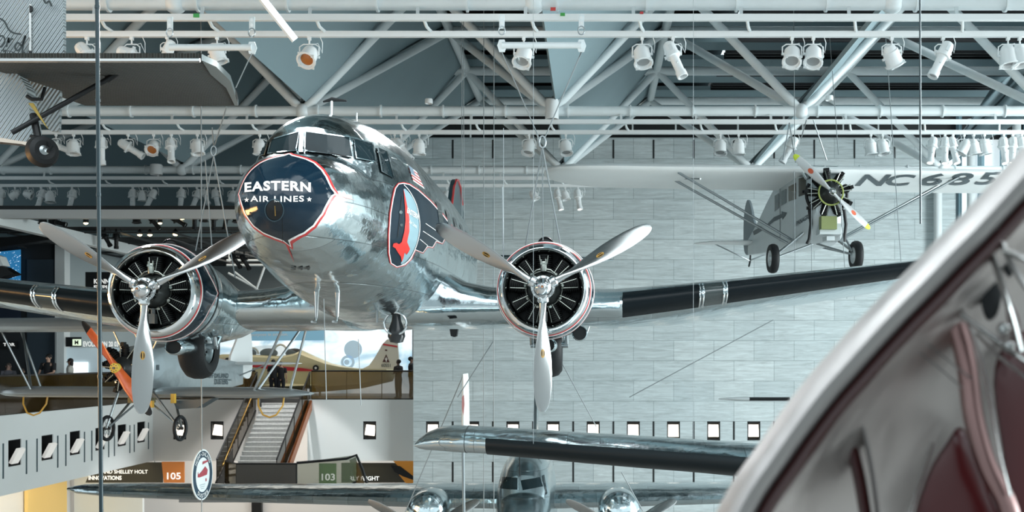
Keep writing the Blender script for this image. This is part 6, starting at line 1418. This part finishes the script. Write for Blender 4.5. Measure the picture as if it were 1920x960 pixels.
for xa, ya, xb, yb in ((1480, 230, 1468, 300), (1480, 230, 1492, 305), (1512, 225, 1502, 260), (1525, 225, 1550, 300)): MB().tube(W(xa, ya, 28.3), W(xb, yb, 28.6), .014, n=6).build('sling_wire', STEEL, s3_, world=True)
hk = thing('white_bar_light', 'white square bar hanging diagonally at the top left of centre', 'light', W(520, 35, 14)); MB().bar(W(478, -20, 14), W(553, 75, 14.2), .075, .075).build('bar', mat('bright_white_enamel', (.80, .82, .82), .35), hk, world=True)
bx_ = thing('loudspeaker', 'small black box under the airliner wing root', 'loudspeaker', W(850, 632, 19)); MB().prism([W(843, 617, 19), W(858, 617, 19), W(856, 630, 19), (W(851, 632, 19)), W(845, 630, 19)], (0, .15, 0)).build('box', BLK, bx_, world=True)
for x, y, d, c, s_, lab in ((1037, 17, 20.6, (.6, .05, .04), .045, 'small red tag on the nearest track'), (1203, 24, 20.6, (.5, .04, .04), .03, 'small red marker above a can lamp'), (1055, 27, 20.6, (.05, .35, .06), .04, 'small green number tag on the nearest track'), (368, 29, 20.6, (.06, .40, .10), .05, 'small green tag on the nearest track, left')):
    tag(MB().box(W(x, y, d), (s_ * 2, .02, s_ * 1.3)).build('track_tag', mat('tag_%d' % x, c, .5)), lab, 'tag')
# ================================================================ big polished cowl right in front, out of focus
fg = thing('polished_cowl', 'huge blurred metal engine cowl with dark red rim line, filling the lower right corner', 'aircraft part', W(1700, 1000, 2.3))
FC = mat('cowl_metal', (.30, .29, .285), .55, 1.0, bump=(5, .012), noise=(3, .12)); FCI = mat('cowl_inner_metal', (.44, .41, .395), .42, 1.0, bump=(4, .03, (1, 1, .5)), noise=(4, .15))
DRD = mat('dark_red_rim', (.030, .004, .004), .35, .0); RDP = mat('red_reflection_paint', (.055, .005, .006), .25, coat=.15, noise=(3, .3))
edge = [(1318, 1010), (1345, 955), (1378, 895), (1420, 835), (1462, 775), (1510, 712), (1560, 655), (1605, 605), (1655, 552), (1705, 502), (1755, 450), (1805, 400), (1860, 340), (1925, 268), (2000, 190)]
ed = smooth([Vector(p) for p in edge], 3)
nrm = []
for i in range(len(ed)):
    t_ = (ed[min(i + 1, len(ed) - 1)] - ed[max(i - 1, 0)]).normalized(); nrm.append(Vector((-t_.y, t_.x)))      # points to the lower right
def strip(name, prof, m, ang=60):
    """prof: (offset px from the edge, depth)"""
    rr = [[W(p.x + q.x * o, p.y + q.y * o, d) for p, q in zip(ed, nrm)] for o, d in prof]
    return MB().loft(rr, caps=False, closed=False).build(name, m, fg, world=True, ang=ang)
strip('outer_lip', [(30, 2.75), (8, 2.62), (1, 2.5), (0, 2.42), (3, 2.36), (10, 2.31), (22, 2.27), (38, 2.255), (52, 2.26), (62, 2.28), (68, 2.31)], FC)
strip('rim_line', [(67, 2.31), (70, 2.30), (78, 2.29), (88, 2.29), (94, 2.31), (96, 2.34)], DRD)
strip('inner_skin', [(95, 2.33), (105, 2.36), (130, 2.42), (180, 2.50), (260, 2.58), (360, 2.64), (480, 2.67), (620, 2.68)], FCI)
def patch(name, pts, d, m, th=.02, bulge=0.0):
    c = Vector((sum(p[0] for p in pts) / len(pts), sum(p[1] for p in pts) / len(pts)))
    P = smooth([Vector(p) for p in pts], 3, True); rr = []
    for k, q in ((0, 1.0), (.6, .97), (1, .90), (1.15, .6), (1.2, .1)): rr.append([W(c.x + (p.x - c.x) * q, c.y + (p.y - c.y) * q, d - th * k - bulge * k) for p in P])
    return MB().loft(rr).build(name, m, fg, world=True, ang=60)
patch('red_reflection_panel', [(1720, 1010), (1735, 900), (1775, 830), (1800, 800), (1830, 840), (1860, 930), (1880, 1010)], 2.56, RDP, .02)  # both red patches paint in red reflections on the inner skin
patch('red_reflection_panel', [(1862, 720), (1880, 650), (1930, 620), (1960, 700), (1960, 1000), (1900, 1000), (1880, 850)], 2.54, RDP, .02)
def band(name, pts, w, d, m, th=.02):
    v, f = stroke([tuple(p) for p in smooth([Vector(p) for p in pts], 4)], w); n_ = len(v); mb = MB()
    # rounded bar: front arch across the ribbon
    rr = []
    for i in range(0, n_, 2):
        a, b_ = Vector(v[i]), Vector(v[i + 1]); rr.append([W(a.x, a.y, d), W(*a.lerp(b_, .2), d - th * .8), W(*a.lerp(b_, .5), d - th), W(*a.lerp(b_, .8), d - th * .8), W(b_.x, b_.y, d), W(*a.lerp(b_, .5), d + th * .4)])
    return mb.loft(rr).build(name, m, fg, world=True, ang=50)
STR_ = mat('rose_metal_strap', (.33, .20, .19), .3, 1.0, noise=(3, .1))
band('curved_strap', [(1760, 540), (1790, 600), (1812, 680), (1825, 780), (1850, 870), (1885, 940), (1900, 1000)], 40, 2.46, STR_, .03)
band('strap_edge', [(1762, 525), (1800, 575), (1835, 660), (1858, 760), (1875, 850), (1895, 930)], 7, 2.42, SATIN, .02)
band('dark_red_slot', [(1585, 775), (1598, 840), (1612, 900), (1622, 960), (1630, 1010)], 24, 2.47, DRD, .02)
band('slot_edge', [(1606, 760), (1622, 820), (1636, 890), (1645, 960), (1650, 1010)], 9, 2.46, FC, .03)
band('bright_rib', [(1748, 830), (1732, 880), (1715, 930), (1700, 980)], 9, 2.44, SATIN, .03)
band('thin_rod', [(1675, 600), (1720, 630), (1770, 670), (1822, 710)], 3, 2.42, STEEL, .01)
band('thin_rod', [(1660, 610), (1710, 650), (1760, 690), (1805, 728)], 3, 2.42, STEEL, .01)
band('bracket_arm', [(1800, 590), (1850, 625), (1890, 655), (1940, 690)], 11, 2.36, SATIN, .03)
band('bracket_arm', [(1830, 625), (1870, 665), (1900, 690), (1950, 730)], 7, 2.36, SATIN, .03)
band('upper_rib', [(1842, 430), (1860, 480), (1880, 540), (1900, 600), (1915, 660)], 14, 2.34, SATIN, .03)
band('upper_rib', [(1870, 420), (1885, 470), (1905, 510), (1940, 560)], 12, 2.33, FC, .03)
band('upper_rib', [(1880, 470), (1905, 478), (1950, 500)], 14, 2.32, SATIN, .03)
patch('dark_opening', [(1838, 560), (1850, 520), (1865, 515), (1878, 545), (1870, 590), (1850, 600)], 2.44, BLK, .01)
patch('dark_opening', [(1868, 455), (1885, 450), (1900, 490), (1895, 520), (1880, 505)], 2.42, BLK, .01)
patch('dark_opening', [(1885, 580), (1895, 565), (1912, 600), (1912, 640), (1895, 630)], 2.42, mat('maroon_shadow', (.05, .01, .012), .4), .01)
for x, y in ((1881, 616), (1890, 650)): MB().ball(W(x, y, 2.36), .013, 12, 8).build('bolt', SATIN, fg, world=True)
for x, y, a, b_ in ((1555, 790, 1.3, .7), (1532, 750, 1.2, .7), (1570, 925, 1.5, .8), (1790, 770, .8, .5), (1800, 800, .7, .5), (1680, 612, 1.3, .6)):
    pass
